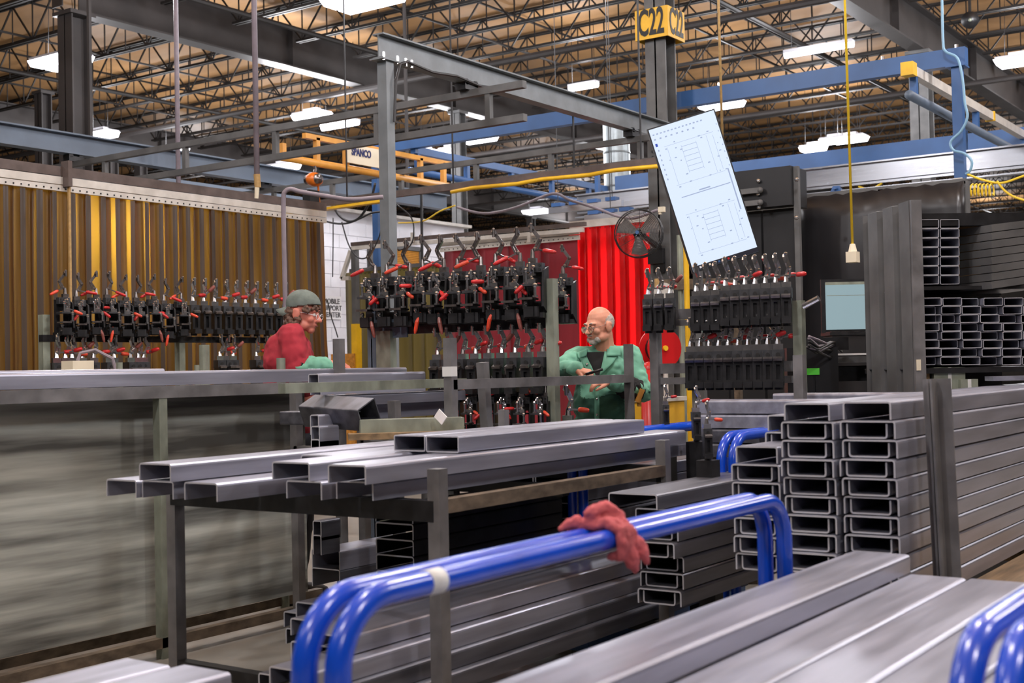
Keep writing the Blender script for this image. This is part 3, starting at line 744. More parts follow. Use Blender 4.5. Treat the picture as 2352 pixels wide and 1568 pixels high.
# drop cords and pipes
def drop(label, px0, px1, py1, d, m, r, end=None, cat='cord', name='power_drop'):
    L = thing(name, label, cat, at_d(px1, py1, d))
    A = at_d(px1, py1, d); 
    top = V(A.x, A.y, RZ - .3)
    b = MB(); b.tube([top, (top + A) / 2 + V(.02, .02, 0), A], r, 7); b.build('cord', m, L, True)
    if end == 'plug':
        b = MB(); b.cyl(A, A + V(0, 0, -.06), .02, .035, 8); b.box(A + V(0, 0, -.1), (.08, .08, .08)); b.build('socket_box', 'cream', L)
    if end == 'hose':
        b = MB(); b.cyl(A + V(0, 0, .02), A + V(.01, 0, -.1), .03, .03, 10); b.build('coupling', 'rope', L)
        b = MB(); b.cyl(A + V(0, 0, -.1), A + V(.0, .01, -.2), .022, .018, 10); b.build('nozzle', 'cream', L)
    return L
drop('yellow drop cord with a socket box, beside the black sheet', 1944, 1958, 560, 9.5, 'yellowcord', .010, 'plug')
drop('tan drop cord passing behind the hanging screen', 1651, 1662, 420, 11, 'rope', .012)
drop('thick grey drop hose with a tan coupling above the amber curtain', 586, 590, 405, 11.5, 'hose', .026, 'hose', 'hose', 'drop_hose')
b = MB(); A = at_d(410, 430, 16); b.tube([V(A.x, A.y, 2.6), V(A.x, A.y, 6.55), V(A.x + .1, A.y, 6.7), V(A.x + 1.6, A.y, 6.8)], .03, 8); tag(b.build('vertical_pipe', 'hose', smooth=True), 'thin pale vertical pipe bending under the roof, over the amber curtain', 'pipe')
# gooseneck conduit by the red-shirted person
f = D_(8.9)
cord('grey gooseneck conduit rising beside the red-shirted person', [V(*f(655, 700)) * 1 - V(0, 0, f(655, 700).z), f(655, 700), f(652, 560), f(651, 460), f(655, 440), f(668, 434), f(690, 440), f(760, 452), f(810, 458), f(880, 452)], .017, 'hose', 'conduit', 'pipe')
# hanging cables in front of the white wall
f = U_(12.9)
cord('thick black cable loop hanging before the white office wall', [f(760, 455), f(775, 490), f(800, 508), f(825, 500), f(850, 462), f(862, 420)], .018, 'cable', 'cable', 'cable')
cord('black cable swagged from the amber curtain to the blue upright', [f(738, 505), f(770, 513), f(800, 512), f(830, 500), f(858, 488), f(905, 486)], .014, 'cable', 'cable', 'cable')
cord('long thin black cable loop before the office window', [f(785, 510), f(800, 560), f(818, 588), f(838, 593), f(856, 575), f(872, 540), f(880, 500)], .010, 'cable', 'cable', 'cable')
cord('thin black cable hanging just past the grey crane post', [f(912, 470), f(945, 500), f(950, 540), f(940, 566), f(915, 575)], .010, 'cable', 'cable', 'cable')
cord('straight dark drop pipe in front of the office wall end', [f(968, 430), f(969, 560), f(970, 640)], .02, 'cabinet', 'drop_pipe', 'pipe')
cord('pale cable swagged from the far column to the fan column', [f(1050, 476), f(1110, 490), f(1180, 478), f(1268, 445), f(1310, 460), f(1375, 480), f(1420, 497), f(1460, 500), f(1510, 482)], .017, 'hose', 'cable', 'cable')
cord('thin yellow cord slung between the grey crane post and far column', [f(915, 512), f(970, 508), f(1010, 485), f(1045, 472)], .010, 'yellowcord', 'cord', 'cord')
q = at_u(1520, 481, 12.85); b = MB(); b.box(q, (.05, .07, .06)); b.box(q + V(0, .02, -.04), (.03, .03, .03)); tag(b.build('junction_box', 'cream'), 'small cream junction box on the marked column', 'box')
# fan on the marked column
fc = at_u(1467, 536, 12.7)
fn = thing('wall_fan', 'black caged fan bracketed to the marked column before the red curtain', 'fan', fc)
ax = (V(-1, -.32, .05)).normalized(); sx = V(0, 0, 1).cross(ax).normalized(); sy = ax.cross(sx)
def ring(r, off, n=32): return [fc + ax * off + (sx * math.cos(k * 2 * PI / n) + sy * math.sin(k * 2 * PI / n)) * r for k in range(n)]
b = MB()
for k in range(14): b.tube(ring(.04 + .235 * (k + 1) / 14, .075 - .04 * ((k + 1) / 14) ** 2), .0028, 4, True)
for k in range(6):
    a = k * PI / 3 + .2; d = sx * math.cos(a) + sy * math.sin(a); b.tube([fc + ax * .08 + d * .03, fc + ax * .07 + d * .15, fc + ax * .03 + d * .24], .003, 4)
b.build('front_guard', 'darkclamp', fn)
b = MB(); b.tube(ring(.277, .03), .009, 6, True); b.tube(ring(.277, -.05), .007, 6, True)
for k in range(12):
    a = k * PI / 6; d = sx * math.cos(a) + sy * math.sin(a); b.tube([fc + ax * .03 + d * .277, fc - ax * .05 + d * .277, fc - ax * .09 + d * .06], .003, 4)
b.build('rear_guard', 'cabinet', fn)
for k in range(3):
    a = k * 2 * PI / 3 + .5; d = sx * math.cos(a) + sy * math.sin(a); e = ax.cross(d)
    b = MB(); b.add([fc + d * .04 + e * .03 + ax * .02, fc + d * .04 - e * .03, fc + d * .23 - e * .09 - ax * .02, fc + d * .25 + e * .02, fc + d * .23 + e * .12 + ax * .03], [(0, 1, 2, 3, 4)]); o = b.build('blade', 'greydark', fn); o.modifiers.new('t', 'SOLIDIFY').thickness = .004
b = MB(); b.cyl(fc + ax * .085, fc + ax * .095, .022, n=14); b.build('hub', 'bluedark', fn)
b = MB(); b.cyl(fc - ax * .02, fc - ax * .16, .07, .06, 14); b.build('motor', 'cabinet', fn, True)
b = MB(); b.bar(fc - ax * .12, V(cu - .13, cv, fc.z - .12), .05); b.box((cu - .16, cv + .03, fc.z - .22), (.08, .2, .18)); b.box((cu - .15, cv, fc.z - .36), (.05, .14, .12)); b.build('bracket', 'cabinet', fn)
# ---------------------------------------------------------------- hanging screen
tc = at_d(1616, 438, 8.8)
tv = thing('display_monitor', 'large tilted screen in upright format showing line drawings', 'screen', tc)
n_ = V(-1, 0, .0).normalized()
# face frame: across along -v (image right), tilted 17.6 deg
xr = RGT0.copy(); zr0 = V(0, 0, 1)
a = math.radians(16.2)
tx = xr * math.cos(a) + zr0 * math.sin(a); ty = zr0 * math.cos(a) - xr * math.sin(a); tn = tx.cross(ty)
TW, THt = .475, 1.035
RM = Matrix((tx, ty, tn)).transposed()
def tvp(x, y, z=0): return tc + tx * x + ty * y + tn * z
b = MB(); b.box(tvp(0, 0, -.022), (TW + .02, THt + .02, .035), RM); b.box(tvp(0, 0, -.05), (TW * .6, THt * .6, .03), RM); b.build('case', 'cabinet', tv)
b = MB(); b.box(tvp(0, .0, -.002), (TW, THt, .004), RM); panel = b.build('display', 'screen', tv)
b = MB(); b.box(tvp(0, -THt / 2 + .016, .0015), (TW, .032, .002), RM); b.build('task_bar', 'screenbar', tv)
b = MB()
def ln(x0, y0, x1, y1, w=.0025): b.bar(tvp(x0 * .89, y0, .001), tvp(x1 * .89, y1, .001), w * 1.5, .001, up=tn)
for oy in (.23, -.27):
    for (x, y, h) in ((-.17, oy, .27), (-.06, oy + .02, .2), (.06, oy + .02, .2), (.15, oy, .27), (.2, oy, .25)): ln(x, y - h / 2, x, y + h / 2, .0012)
    for k in range(6): ln(-.06, oy - .07 + .036 * k, .06, oy - .07 + .036 * k, .0018)
    for k in range(2): ln(-.19, oy - .14 + k * .285, .21, oy - .14 + k * .285, .0012)
    rr = random.Random(3)
    for k in range(34):
        x, y = -.2 + .42 * rr.random(), oy - .16 + .33 * rr.random()
        if abs(x) > .07: ln(x, y, x + .006 + .012 * rr.random(), y, .005)
ln(-.18, 0.0, .22, .0, .004); ln(-.03, .015, .06, .015, .006); ln(.235, -.2, .235, .1, .006)
for k in range(14): ln(-.25 + .03 * k, .475, -.235 + .03 * k, .475, .006)
for k in range(8): ln(-.25 + .045 * k, .44, -.235 + .045 * k, .44, .007)
for k in range(7): ln(-.245, .36 - .035 * k, -.235, .36 - .035 * k, .008)
for k in range(7): ln(.25, .42 - .05 * k, .256, .42 - .05 * k, .007)
b.build('drawing', 'screenline', tv, kind='stuff')
b = MB(); b.box(tvp(-.217, .40, .001), (.016, .022, .001), RM); b.build('tool_icon', 'screenblue', tv)
for k, m in enumerate(('white', 'white', 'screenline', 'cream', 'screenblue', 'bluedark', 'white', 'redgrip')):
    b = MB(); b.box(tvp(-.215 + .034 * k, -THt / 2 + .016, .003), (.014, .014, .001), RM); b.build('task_icon', m, tv)
b = MB(); b.bar(tvp(0, 0, -.06), tvp(0, 0, -.06) + FWD0 * .35, .06); b.bar(tvp(0, 0, -.06) + FWD0 * .35, V(tc.x, tc.y, 0) + FWD0 * .35 + V(.05, 0, 0), .055); b.box(V(tc.x, tc.y, .01) + FWD0 * .36, (.35, .35, .02)); b.build('stand', 'greydark', tv)
# upright pipes next to the marked column
for (px, r, m, d, y0, lb) in ((1561, .025, 'galv', 10.4, 540, 'pale grey standing pipe beside the hanging screen'), (1575, .022, 'yellow', 10.2, 560, 'yellow standing pipe beside the hanging screen'), (1509, .022, 'rope', 10.6, 640, 'tan standing rod behind the small fixture group')):
    A = at_d(px, y0, d); b = MB(); b.cyl((A.x, A.y, 0), A, r, n=10); b.cyl((A.x, A.y, 0), (A.x, A.y, .02), r * 3, n=10); tag(b.build('standing_pipe', m, smooth=False), lb, 'pipe')
A = at_d(1520, 654, 10.5); B = at_d(1690, 650, 10.0)
b = MB(); b.bar(A, B, .05, .085); b.bar((A.x, A.y, 0), A, .05); b.bar((B.x, B.y, 0), B, .05); tag(b.build('cross_rail', 'rust'), 'brown cross rail on two legs behind the fixture rack under the screen', 'rail')
A = at_d(1524, 672, 9.6); b = MB(); b.cyl(A, A + FWD0 * -.03, .075, n=20); b.cyl((A.x, A.y, 0), A, .02); tag(b.build('grinding_disc', 'track'), 'round white disc on a stem behind the small fixture group', 'disc')
# ---------------------------------------------------------------- hose reel and red tank behind green person
A = at_d(1515, 800, 9.6)
hr = thing('hose_reel', 'round red hose reel behind the end post of the fixture rack', 'reel', A)
ax = (FWD0 * -.9 + RGT0 * .45).normalized()
for s in (-.06, .06):
    b = MB(); b.cyl(A + ax * s, A + ax * (s + .012), .15, n=28); b.build('flange', 'redreel', hr)
b = MB(); b.cyl(A - ax * .06, A + ax * .06, .1, n=20); b.build('hose_coil', 'cable', hr, True)
b = MB(); b.cyl(A + ax * .07, A + ax * .09, .02); b.build('hub', 'yellow', hr)
b = MB(); b.bar(A, V(A.x, A.y, 0), .05); b.build('stand', 'greydark', hr)
A = at_d(1490, 865, 9.2); b = MB(); b.cyl((A.x, A.y, 0), A + V(0, 0, .05), .06, n=14); b.ball(A + V(0, 0, .05), .06); tag(b.build('red_cylinder', 'redreel', smooth=True), 'red gas cylinder beside the green-jacketed person', 'cylinder')
A = at_d(1488, 920, 9.4)
cr = thing('yellow_crate', 'mustard yellow crate with a pale rim, behind the green-jacketed person', 'crate', (A.x, A.y, 0))
b = MB(); b.box((A.x, A.y, A.z / 2), (.4, .4, A.z)); b.build('body', 'mustard', cr)
b = MB(); b.box((A.x, A.y, A.z + .012), (.43, .43, .03)); b.build('rim', 'track', cr)

# loudspeaker under the roof, chains by the white wall
q = at_z(2228, 46, 7.0); ls = thing('loudspeaker', 'round black loudspeaker hanging under the roof girder beyond the blue crane', 'speaker', q)
ax = (CAM - q).normalized()
b = MB(); b.tube([q - ax * .25, q - ax * .1, q, q + ax * .06], [.05, .08, .135, .14], 24); b.build('horn', 'cabinet', ls, True)
b = MB(); b.ball(q + ax * .07, .03, 12, 8); b.build('centre_cap', 'galv', ls, True)
b = MB(); b.bar(q - ax * .15, V((q - ax * .15).x, (q - ax * .15).y, RZ), .04); b.build('hanger', 'joist', ls)
f = U_(13.0)
cord('thin chain hanging before the white office wall beside the sign', [f(765, 500), f(765, 560), f(764, 636)], .008, 'cable', 'chain', 'chain')
cord('dark chain slung from the amber curtain edge beside the wall sign', [f(752, 690), f(760, 725), f(770, 755), f(776, 775)], .009, 'cable', 'chain', 'chain')
# ================================================================ steel stock in front
def nth(k): return ORD[k] if k < len(ORD) else 'last'
# --- big stack beside the upright
SU = 4.36
def stack(v, W, H, ztop, n, u0, u1, lab, grp, jit=.012, m='steel', nest=True, seed=1, first_plain=True):
    r = random.Random(seed)
    for k in range(n):
        du = r.uniform(-jit, jit); dv = r.uniform(-.004, .004); z = ztop - k * H
        plain = (k == 0 and first_plain) or not nest
        w = W - (.026 if plain and nest else 0)
        channel('steel_channel', lab.format(nth(k)), (u0 + du, v + dv, z), (u1 + du * 2, v + dv, z), w, H - .004, m, group=grp)
        if not plain:
            channel('steel_channel', 'inner ' + lab.format(nth(k)).replace('grey ', '').replace('dark ', ''), (u0 + du + .01, v + dv + .006, z - H + .0035), (u1 + du * 2, v + dv + .006, z - H + .0035), W - .052, H - .014, m, group=grp, flip=-1)
c2r, c2l, c1l = 1.425, 1.632, 1.85
stack(1.532, .2, .0672, 1.262, 11, SU, 8.6, 'grey channel, {} from the top in the tall stack touching the upright', 'tall channel stack beside the upright', seed=3)
stack(1.748, .2, .0672, 1.258, 10, SU - .02, 8.2, 'grey channel, {} from the top in the tall stack second in from the upright', 'tall channel stack second from the upright', seed=5)
stack(1.965, .2, .0672, 1.2, 2, SU + .34, 5.75, 'grey channel, {} of two set back atop the third stack', 'upper pair on the third stack', seed=8)
stack(1.975, .195, .0672, 1.095, 7, SU + .04, 5.75, 'grey channel, {} from the top in the third stack, behind the hoop', 'third channel stack from the upright', seed=9)
# low stack behind the rag
stack(2.525, .225, .066, .895, 1, 4.42, 5.9, 'wide grey channel, {} and topmost of the low dark stack by the rag', 'low stack behind the blue hoop', m='steel_dark_shade', seed=2, nest=False)
stack(2.475, .2, .066, .829, 6, 4.53, 6.0, 'dark channel, {} below the wide top one in the low stack', 'low stack behind the blue hoop', m='steel_dark_shade', seed=4, jit=.05)
# plank under the tall stack
for k, (u, lb) in enumerate(((4.75, 'worn timber bearer under the near end of the tall channel stack'), (6.3, 'worn timber bearer further along under the tall channel stack'))):
    b = MB(); b.bb((u, 1.0, .44), (u + .16, 2.1, .52)); tag(b.build('timber_bearer', 'wood'), lb, 'timber')
    b = MB()
    for v in (1.1, 1.95): b.bb((u + .03, v, 0), (u + .13, v + .12, .44))
    tag(b.build('trestle', 'rust'), lb.replace('worn timber bearer', 'rusty trestle legs below the bearer'), 'trestle')
p = at_u(2140, 1320, 4.62)
up = thing('stack_upright', 'dark channel upright leaning against the tall channel stack', 'post', (p.x, 1.36, 0))
b = MB(); A = V(4.62, 1.33, .0); B = V(4.62, 1.365, 1.335); sd = V(0, 1, 0)
b.bar(A, B, .006, .1, up=sd); b.bar(A + V(-.0, .02, 0), B + V(0, .02, 0), .09, .008, up=sd); 
for s in (-.045, .045): b.bar(A + V(s, -.02, 0), B + V(s, -.02, 0), .008, .05, up=V(1, 0, 0)) if 0 else b.bar(A + V(s, 0, 0), B + V(s, 0, 0), .008, .06, up=V(1, 0, 0))
b.build('web', 'post', up)
b = MB(); b.box((4.62, 1.33, .01), (.2, .2, .02)); b.build('foot_plate', 'post', up)
# plywood piece near the upright
q0 = at_z(2245, 1330, .5)
b = MB(); b.bb((4.85, .8, .43), (6.9, 1.42, .515)); tag(b.build('wood_block', 'wood'), 'pale wooden dunnage block at the foot of the leaning upright', 'timber')
# --- foreground pile on the blue hoop cart
CW, CH = .176, .055
ZT = .745
r = random.Random(11)
channel('steel_channel', 'long steel channel lying alone on top of the nearest pile, beside the blue hoops', (.35, 1.352, .8), (3.93, 1.352, .8), .188, .055, 'steel', group='channels of the nearest pile')
words = ['just below and beside the lone top channel', 'second from the lone top channel', 'third from the lone top channel', 'fourth from the lone top channel']
for k in range(4):
    v = 1.168 - k * (CW + .004)
    channel('steel_channel', 'steel channel in the nearest pile, ' + words[k], (.3, v, ZT), (3.9 + r.uniform(-.02, .02) - .0 * k, v, ZT), CW, CH, 'steel', group='channels of the nearest pile')
for l in range(1, 4):
    for k in range(5):
        v = 1.348 - k * (CW + .004)
        channel('steel_channel', 'channel in the nearest pile, %s hidden layer, %s row from the rag hoops' % (nth(l), nth(k)), (.4, v, ZT - l * (CH + .002) - (0)), (3.9 + r.uniform(-.05, .03), v, ZT - l * (CH + .002)), CW, CH, 'steel_dark_shade', group='channels of the nearest pile')
def hoop_path(u0, u1, v, z, r=.13, zb=.2, n=8):
    P = [V(u0, v, zb), V(u0, v, z - r)]
    P += [V(u0 + r - r * math.cos(t * PI / 2 / n), v, z - r + r * math.sin(t * PI / 2 / n)) for t in range(1, n + 1)]
    P += [V(u0 + r + (u1 - u0 - 2 * r) * t / 6, v, z) for t in range(1, 6)]
    P += [V(u1 - r + r * math.sin(t * PI / 2 / n), v, z - r + r * math.cos(t * PI / 2 / n)) for t in range(0, n + 1)]
    P += [V(u1, v, zb)]
    return P
HOOPS = ((1.612, 1.635, 3.64), (1.545, 1.65, 3.63), (.52, 1.84, 3.98), (.46, 1.845, 3.99))
ct = thing('material_cart', 'flat stock cart with blue bent tube hoops along both sides', 'cart', (2.6, 1.0, 0))
hz = .993
hoops = []
for (v, u0, u1) in HOOPS:
    b = MB(); b.tube(hoop_path(u0, u1, v, hz), .024, 16); hoops.append(b.build('hoop', 'blue', ct, True))
b = MB(); uu = at_v(1004, 1330, 1.53).x; b.cyl((uu - .02, 1.545, hz), (uu + .025, 1.545, hz), .0255, n=16); b.build('tape_band', 'tape', hoops[1], True)
b = MB()
for v in (.42, 1.0, 1.66): b.bar((.5, v, .47), (4.05, v, .47), .06, .08)
for u in (.5, 1.6, 2.8, 4.05): b.bar((u, .42, .41), (u, 1.66, .41), .05, .05)
b.build('deck_frame', 'post', ct)
b = MB(); b.bb((.45, .4, .505), (4.08, 1.68, .515)); b.build('deck', 'steel_dark_shade', ct)
for (u, v) in ((.8, .5), (.8, 1.58), (3.7, .5), (3.7, 1.58)):
    b = MB(); b.cyl((u, v - .03, .11), (u, v + .03, .11), .1, n=18); w = b.build('wheel', 'cabinet', ct)
    b = MB(); b.box((u, v, .3), (.08, .09, .2)); b.build('caster_fork', 'post', ct)
# other blue hoops behind the stacks
for (px, d, ln, dv, lb) in ((1655, 6.0, 1.3, 0, 'blue tube hoop cart rising behind the third channel stack'), (1312, 6.1, 1.55, 0, 'blue tube hoop cart standing beyond the loaded table, its post showing below the stock')):
    q = at_d(px, 1010, d); c = thing('hoop_cart', lb, 'cart', (q.x, q.y, 0))
    for k in (0, 1):
        b = MB(); b.tube(hoop_path(q.x, q.x + ln, q.y - .062 * k, 1.06 if px > 1400 else 1.065, zb=.12), .024, 14); b.build('hoop', 'blue', c, True)
    b = MB(); b.bar((q.x - .1, q.y - .03, .1), (q.x + ln + .1, q.y - .03, .1), .2, .06)
    b.build('base_frame', 'bluedark', c)
    for u in (q.x, q.x + ln):
        b = MB(); b.cyl((u, q.y - .06, .04), (u, q.y, .04), .04, n=12); b.build('wheel', 'cabinet', c)
# red rag tied over the hoop
q = at_v(1385, 1225, 1.575)
vs = MB()
rr = random.Random(4)
for du in (-.024, -.008, .008, .024):
    w = rr.uniform(-.006, .006)
    vs.limb([V(q.x + du + w, a_, hz + c_) for (a_, c_) in ((1.645, -.01), (1.645, .02), (1.615, .036 + w), (1.578, .032), (1.548, .036 - w), (1.512, .022), (1.504, -.01), (1.512, -.035 + w), (1.54, -.04))], [.011, .013, .013, .014, .014, .013, .014, .013, .01], 8)
for pts, rad in (([(0, 1.60, .04), (-.02, 1.59, .06), (.01, 1.57, .065), (.03, 1.55, .05)], [.018, .022, .022, .018]),
                 ([(-.03, 1.63, .035), (-.05, 1.64, .035), (-.065, 1.65, .025)], [.018, .014, .008]),
                 ([(.03, 1.515, .0), (.05, 1.5, -.03), (.065, 1.495, -.062)], [.018, .02, .007]),
                 ([(.0, 1.51, -.02), (.01, 1.5, -.055), (.02, 1.5, -.075)], [.02, .018, .01])):
    vs.limb([V(q.x + p[0], p[1], hz + p[2]) for p in pts], rad, 8)
me = remesh(vs, .004, 1, .005, 50)
me.materials.append(M['rag']); o = link('rag', me, V(0, 0, 0)); tag(o, 'faded red rag knotted around the two blue hoop bars', 'rag')
# --- loaded table
TU0, TU1, TV0, TV1 = 3.52, 5.2, 2.8, 4.2
TZ = .95
tb = thing('stock_table', 'square tube steel table loaded with channels, posts at its corners', 'table', (4.3, 3.5, 0))
for (u, v, z) in ((TU0, TV0, 1.055), (TU1, TV0, 1.06), (TU0, TV1, .93), (TU1, TV1, .93)):
    b = MB(); o_, i_ = rprof(.052, .052, .004, .006)
    b.strip(o_, i_, along((u, v, 0.0), (u, v + .0001, 0)), True) if 0 else b.bar((u, v, 0), (u, v, z), .052)
    b.build('post', 'post', tb)
for u in (TU0, TU1):
    b = MB(); b.bar((u, TV0, TZ - .045), (u, TV1, TZ - .045), .055, .075); b.build('cross_beam', 'black', tb)
    b = MB(); b.bar((u, TV0, .2), (u, TV1, .2), .05); b.build('shelf_beam', 'black', tb)
for v in (TV0, TV1):
    b = MB(); b.bar((TU0, v, TZ - .03), (TU1, v, TZ - .03), .05, .05); b.build('side_rail', 'rust', tb)
b = MB(); b.bar((4.36, TV0, TZ - .045), (4.36, TV1, TZ - .045), .05); b.build('cross_beam', 'black', tb)
grp = 'channels on the loaded table'
W1, H1 = .178, .066
zl1 = TZ + H1
ends1 = [(3.97, 3.07, 5.1), (3.785, 3.09, 5.2), (3.56, 3.10, 5.1), (3.24, 3.30, 5.5), (3.05, 3.36, 5.75)]
w1 = ['furthest from the corner post in', 'second furthest from the corner post in', 'in the middle of', 'next to the outermost in', 'nearest the corner post in']
for k, (v, a, e) in enumerate(ends1):
    channel('steel_channel', 'steel channel %s the bottom layer on the loaded table' % w1[k], (a, v, zl1), (e, v, zl1), W1, H1, 'steel', group=grp)
zl2 = zl1 + H1 + .002
for k, (v, a, e, lb) in enumerate([(3.75, 3.05, 5.3, 'alone on the side away from the posts'), (3.46, 3.6, 5.5, 'set back beside the lone one'), (3.285, 3.28, 5.55, 'inner one of the two standing proud'), (2.985, 3.25, 5.62, 'outermost one along the corner posts')]):
    channel('steel_channel', 'channel in the second layer on the table, ' + lb, (a, v, zl2), (e, v, zl2), W1 if k != 2 else .19, H1, 'steel', group=grp)
zl3 = zl2 + H1 + .002
rect_tube('steel_tube', 'topmost rectangular tube on the loaded table, nearest the corner posts', (3.83, 3.02, zl3 - .033), (5.28, 3.02, zl3 - .033), .16, .064, 'steel', group=grp)
rect_tube('steel_tube', 'topmost rectangular tube on the loaded table, behind its twin', (3.85, 3.2, zl3 - .033), (5.3, 3.2, zl3 - .033), .16, .064, 'steel', group=grp)
# lower shelf pile
grp = 'channels on the low shelf'
for l, (zt, cols) in enumerate(((.505, [(3.0, 3.2, 5.9), (3.22, 3.35, 5.8), (3.44, 3.6, 5.8)]), (.435, [(2.95, 2.98, 6.1), (3.17, 3.3, 6.0), (3.39, 3.6, 6.0), (3.61, 3.7, 6.0)]), (.368, [(2.93, 2.95, 6.1), (3.15, 3.3, 6), (3.37, 3.5, 6), (3.6, 3.7, 6)]), (.3, [(2.9, 2.95, 6.2), (3.12, 3.1, 6), (3.34, 3.3, 6)]))):
    for k, (v, a, e) in enumerate(cols):
        channel('steel_channel', 'channel in the low pile under the table, %s layer, %s row in' % (nth(l), nth(k)), (a, v + .05, zt), (e, v + .05, zt), .2, .065, 'steel' if l < 2 else 'steel_dark_shade', group=grp)
for k, (v, a, e, z) in enumerate(((2.70, .9, 2.36, .6), (2.91, .9, 2.33, .6), (2.69, .9, 2.42, .535), (2.90, .9, 2.36, .535))):
    channel('steel_channel', 'steel channel at the bottom edge below the scuffed sheet, ' + ('near top one', 'far top one', 'near lower one', 'far lower one')[k], (a, v, z), (e, v, z), .2, .062, 'steel', group='channels below the sheet')
b = MB(); b.bb((.9, 2.55, 0), (1.0, 3.1, .47)); b.bb((2.1, 2.55, 0), (2.2, 3.1, .47)); tag(b.build('trestle', 'rust'), 'rusty trestle under the channels at the bottom edge below the sheet', 'trestle')
# dark stack on the floor beyond the table
for l in range(8):
    for k in range(2):
        channel('steel_channel', 'dark channel in the shaded stack past the table, %s down, %s' % (nth(l), ('nearer column', 'further column')[k]), (4.32 + .03 * (l % 3), 3.42 + .2 * k, .86 - .068 * l) if 0 else (5.32 + .03 * (l % 3), 3.5 + .21 * k, .86 - .068 * l), (8.2, 3.5 + .21 * k, .86 - .068 * l), .2, .0655, 'steel_dark_shade', group='shaded stack beyond the table')
b = MB(); 
for u in (5.6, 7.5): b.bb((u, 3.38, 0), (u + .1, 3.84, .32))
tag(b.build('trestle', 'rust'), 'trestle under the shaded stack beyond the loaded table', 'trestle')
# ends of a black pile just under the table
for l in range(5):
    q = at_v(870, 1180, 3.62)
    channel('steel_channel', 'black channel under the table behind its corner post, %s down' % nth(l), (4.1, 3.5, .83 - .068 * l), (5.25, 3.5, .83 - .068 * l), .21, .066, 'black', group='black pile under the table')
# --- left rack with scuffed sheet
lr = thing('sheet_rack', 'steel rack along the side, holding a tall scuffed sheet', 'rack', (4, 5.1, 0))
VS = 5.22
u_e = at_v(701, 1000, VS).x
sb = MB(); sb.bb((1.0, VS, .14), (u_e, VS + .02, 1.335)); o = sb.build('steel_sheet', 'sheet'); tag(o, 'large scuffed grey steel sheet standing on edge in the side rack', 'sheet')
VR = 5.08
for px in (367, 780):
    A = at_v(px, 900, VR); 
    b = MB(); b.bar((A.x, VR, 0), (A.x, VR, 1.34 if px < 500 else at_v(778, 778, VR).z), .05); b.build('post', 'galv' if px < 500 else 'post', lr)
b = MB(); b.bar((.8, VR, 1.325), (at_v(780, 900, VR).x, VR, 1.325), .055, .06); b.build('top_rail', 'post', lr)
b = MB(); b.bar((.8, VR, .08), (5.6, VR, .08), .05); b.bar((.8, VR + .3, .08), (5.6, VR + .3, .08), .05); b.build('base_rail', 'rust', lr)
for u in (1.5, 3.2, 4.15, 4.95):
    b = MB(); b.bar((u, VR, 1.325), (u, VR + .75, 1.325), .05, .05); b.build('cross_arm', 'post', lr)
    b = MB(); b.bar((u, VR + .75, 0), (u, VR + .75, 1.345), .05); b.build('post', 'post', lr)
q = at_v(915, 870, 5.17)
channel('steel_channel', 'long steel channel lying along the top of the side rack', (.9, 5.17, 1.43), (q.x, 5.17, 1.43), .14, .072, 'steel', cat='steel channel', group='channels on the side rack')
channel('steel_channel', 'shorter channel on the side rack behind the long one, near the amber curtain', (.9, 5.34, 1.445), (at_v(355, 857, 5.34).x, 5.34, 1.445), .16, .09, 'steel', group='channels on the side rack')
# stub posts sticking up behind the rack
for (px, y, d, r, lb) in ((469, 792, 8.2, .034, 'round pale stub post with a flat top behind the side rack'), (645, 822, 7.4, .027, 'round grey stub post in front of the red-shirted person'), (274, 832, 8.0, .02, 'thin grey stub post below the fixtures by the amber curtain'), (452, 838, 8.0, .016, 'thinnest grey stub post next to the round pale one')):
    A = at_d(px, y, d); b = MB(); b.cyl((A.x, A.y, 0), A, r, n=12); tag(b.build('stub_post', 'galv', smooth=False), lb, 'post')
A = at_d(560 / 2.94 - 12, 846, 8.2)
gb = thing('control_box', 'small grey box with a curved cable and yellow dot behind the side rack', 'box', A)
b = MB(); b.box(A, (.16, .12, .1)); b.build('body', 'cream', gb)
b = MB(); b.tube([A + V(.0, 0, .05), A + V(.02, 0, .1), A + V(.1, -.05, .12), A + V(.18, -.12, .06), A + V(.2, -.14, -.05)], .012, 6); b.build('cable', 'hose', gb)
b = MB(); b.box(A + V(-.082, 0, -.02), (.004, .03, .02)); b.build('sticker', 'yellow', gb)
b = MB(); b.bar((A.x, A.y, 0), A, .08); b.build('stand', 'post', gb)
# --- second rack of channels behind the table (rail runs past the green person)
VR2 = 3.92
r2 = thing('channel_rack', 'open square tube rack of channels in front of the fixture rack', 'rack', (5.2, VR2, 0))
xs = [(1033, 776, .05), (1443, 790, .045), ]
uA, uB = at_v(1033, 880, VR2).x, at_v(1443, 868, VR2).x
for px, y, s in xs:
    A = at_v(px, y, VR2); b = MB(); b.bar((A.x, VR2, 0), (A.x, VR2, A.z), s); b.build('post', 'post', r2)
zz = at_v(1240, 876, VR2).z
b = MB(); b.bar((uA, VR2, zz), (uB, VR2, zz), .05, .05); b.build('rail', 'post', r2)
A = at_v(1033, 853, VR2); b = MB(); b.box((A.x, VR2, A.z), (.054, .054, .05)); b.build('tape_band', 'tape', r2)
A = at_v(1108, 832, VR2 + .15); B = at_v(1132, 985, VR2 + .15); b = MB(); b.bar(A, V(B.x, B.y, .4), .05); b.build('brace', 'post', r2)
A = at_v(905, 920, VR2 + .5); B = at_v(916, 1010, VR2 + .5); b = MB(); b.bar(A, V(B.x, B.y, .2), .05); b.build('brace', 'post', r2)
for u in (uA, uA + .55):
    b = MB(); b.bar((u, VR2, .98), (u, 5.0, .98), .05, .05); b.bar((u, 5.0, 0), (u, 5.0, 1.36), .05); b.build('cross_arm', 'post', r2)
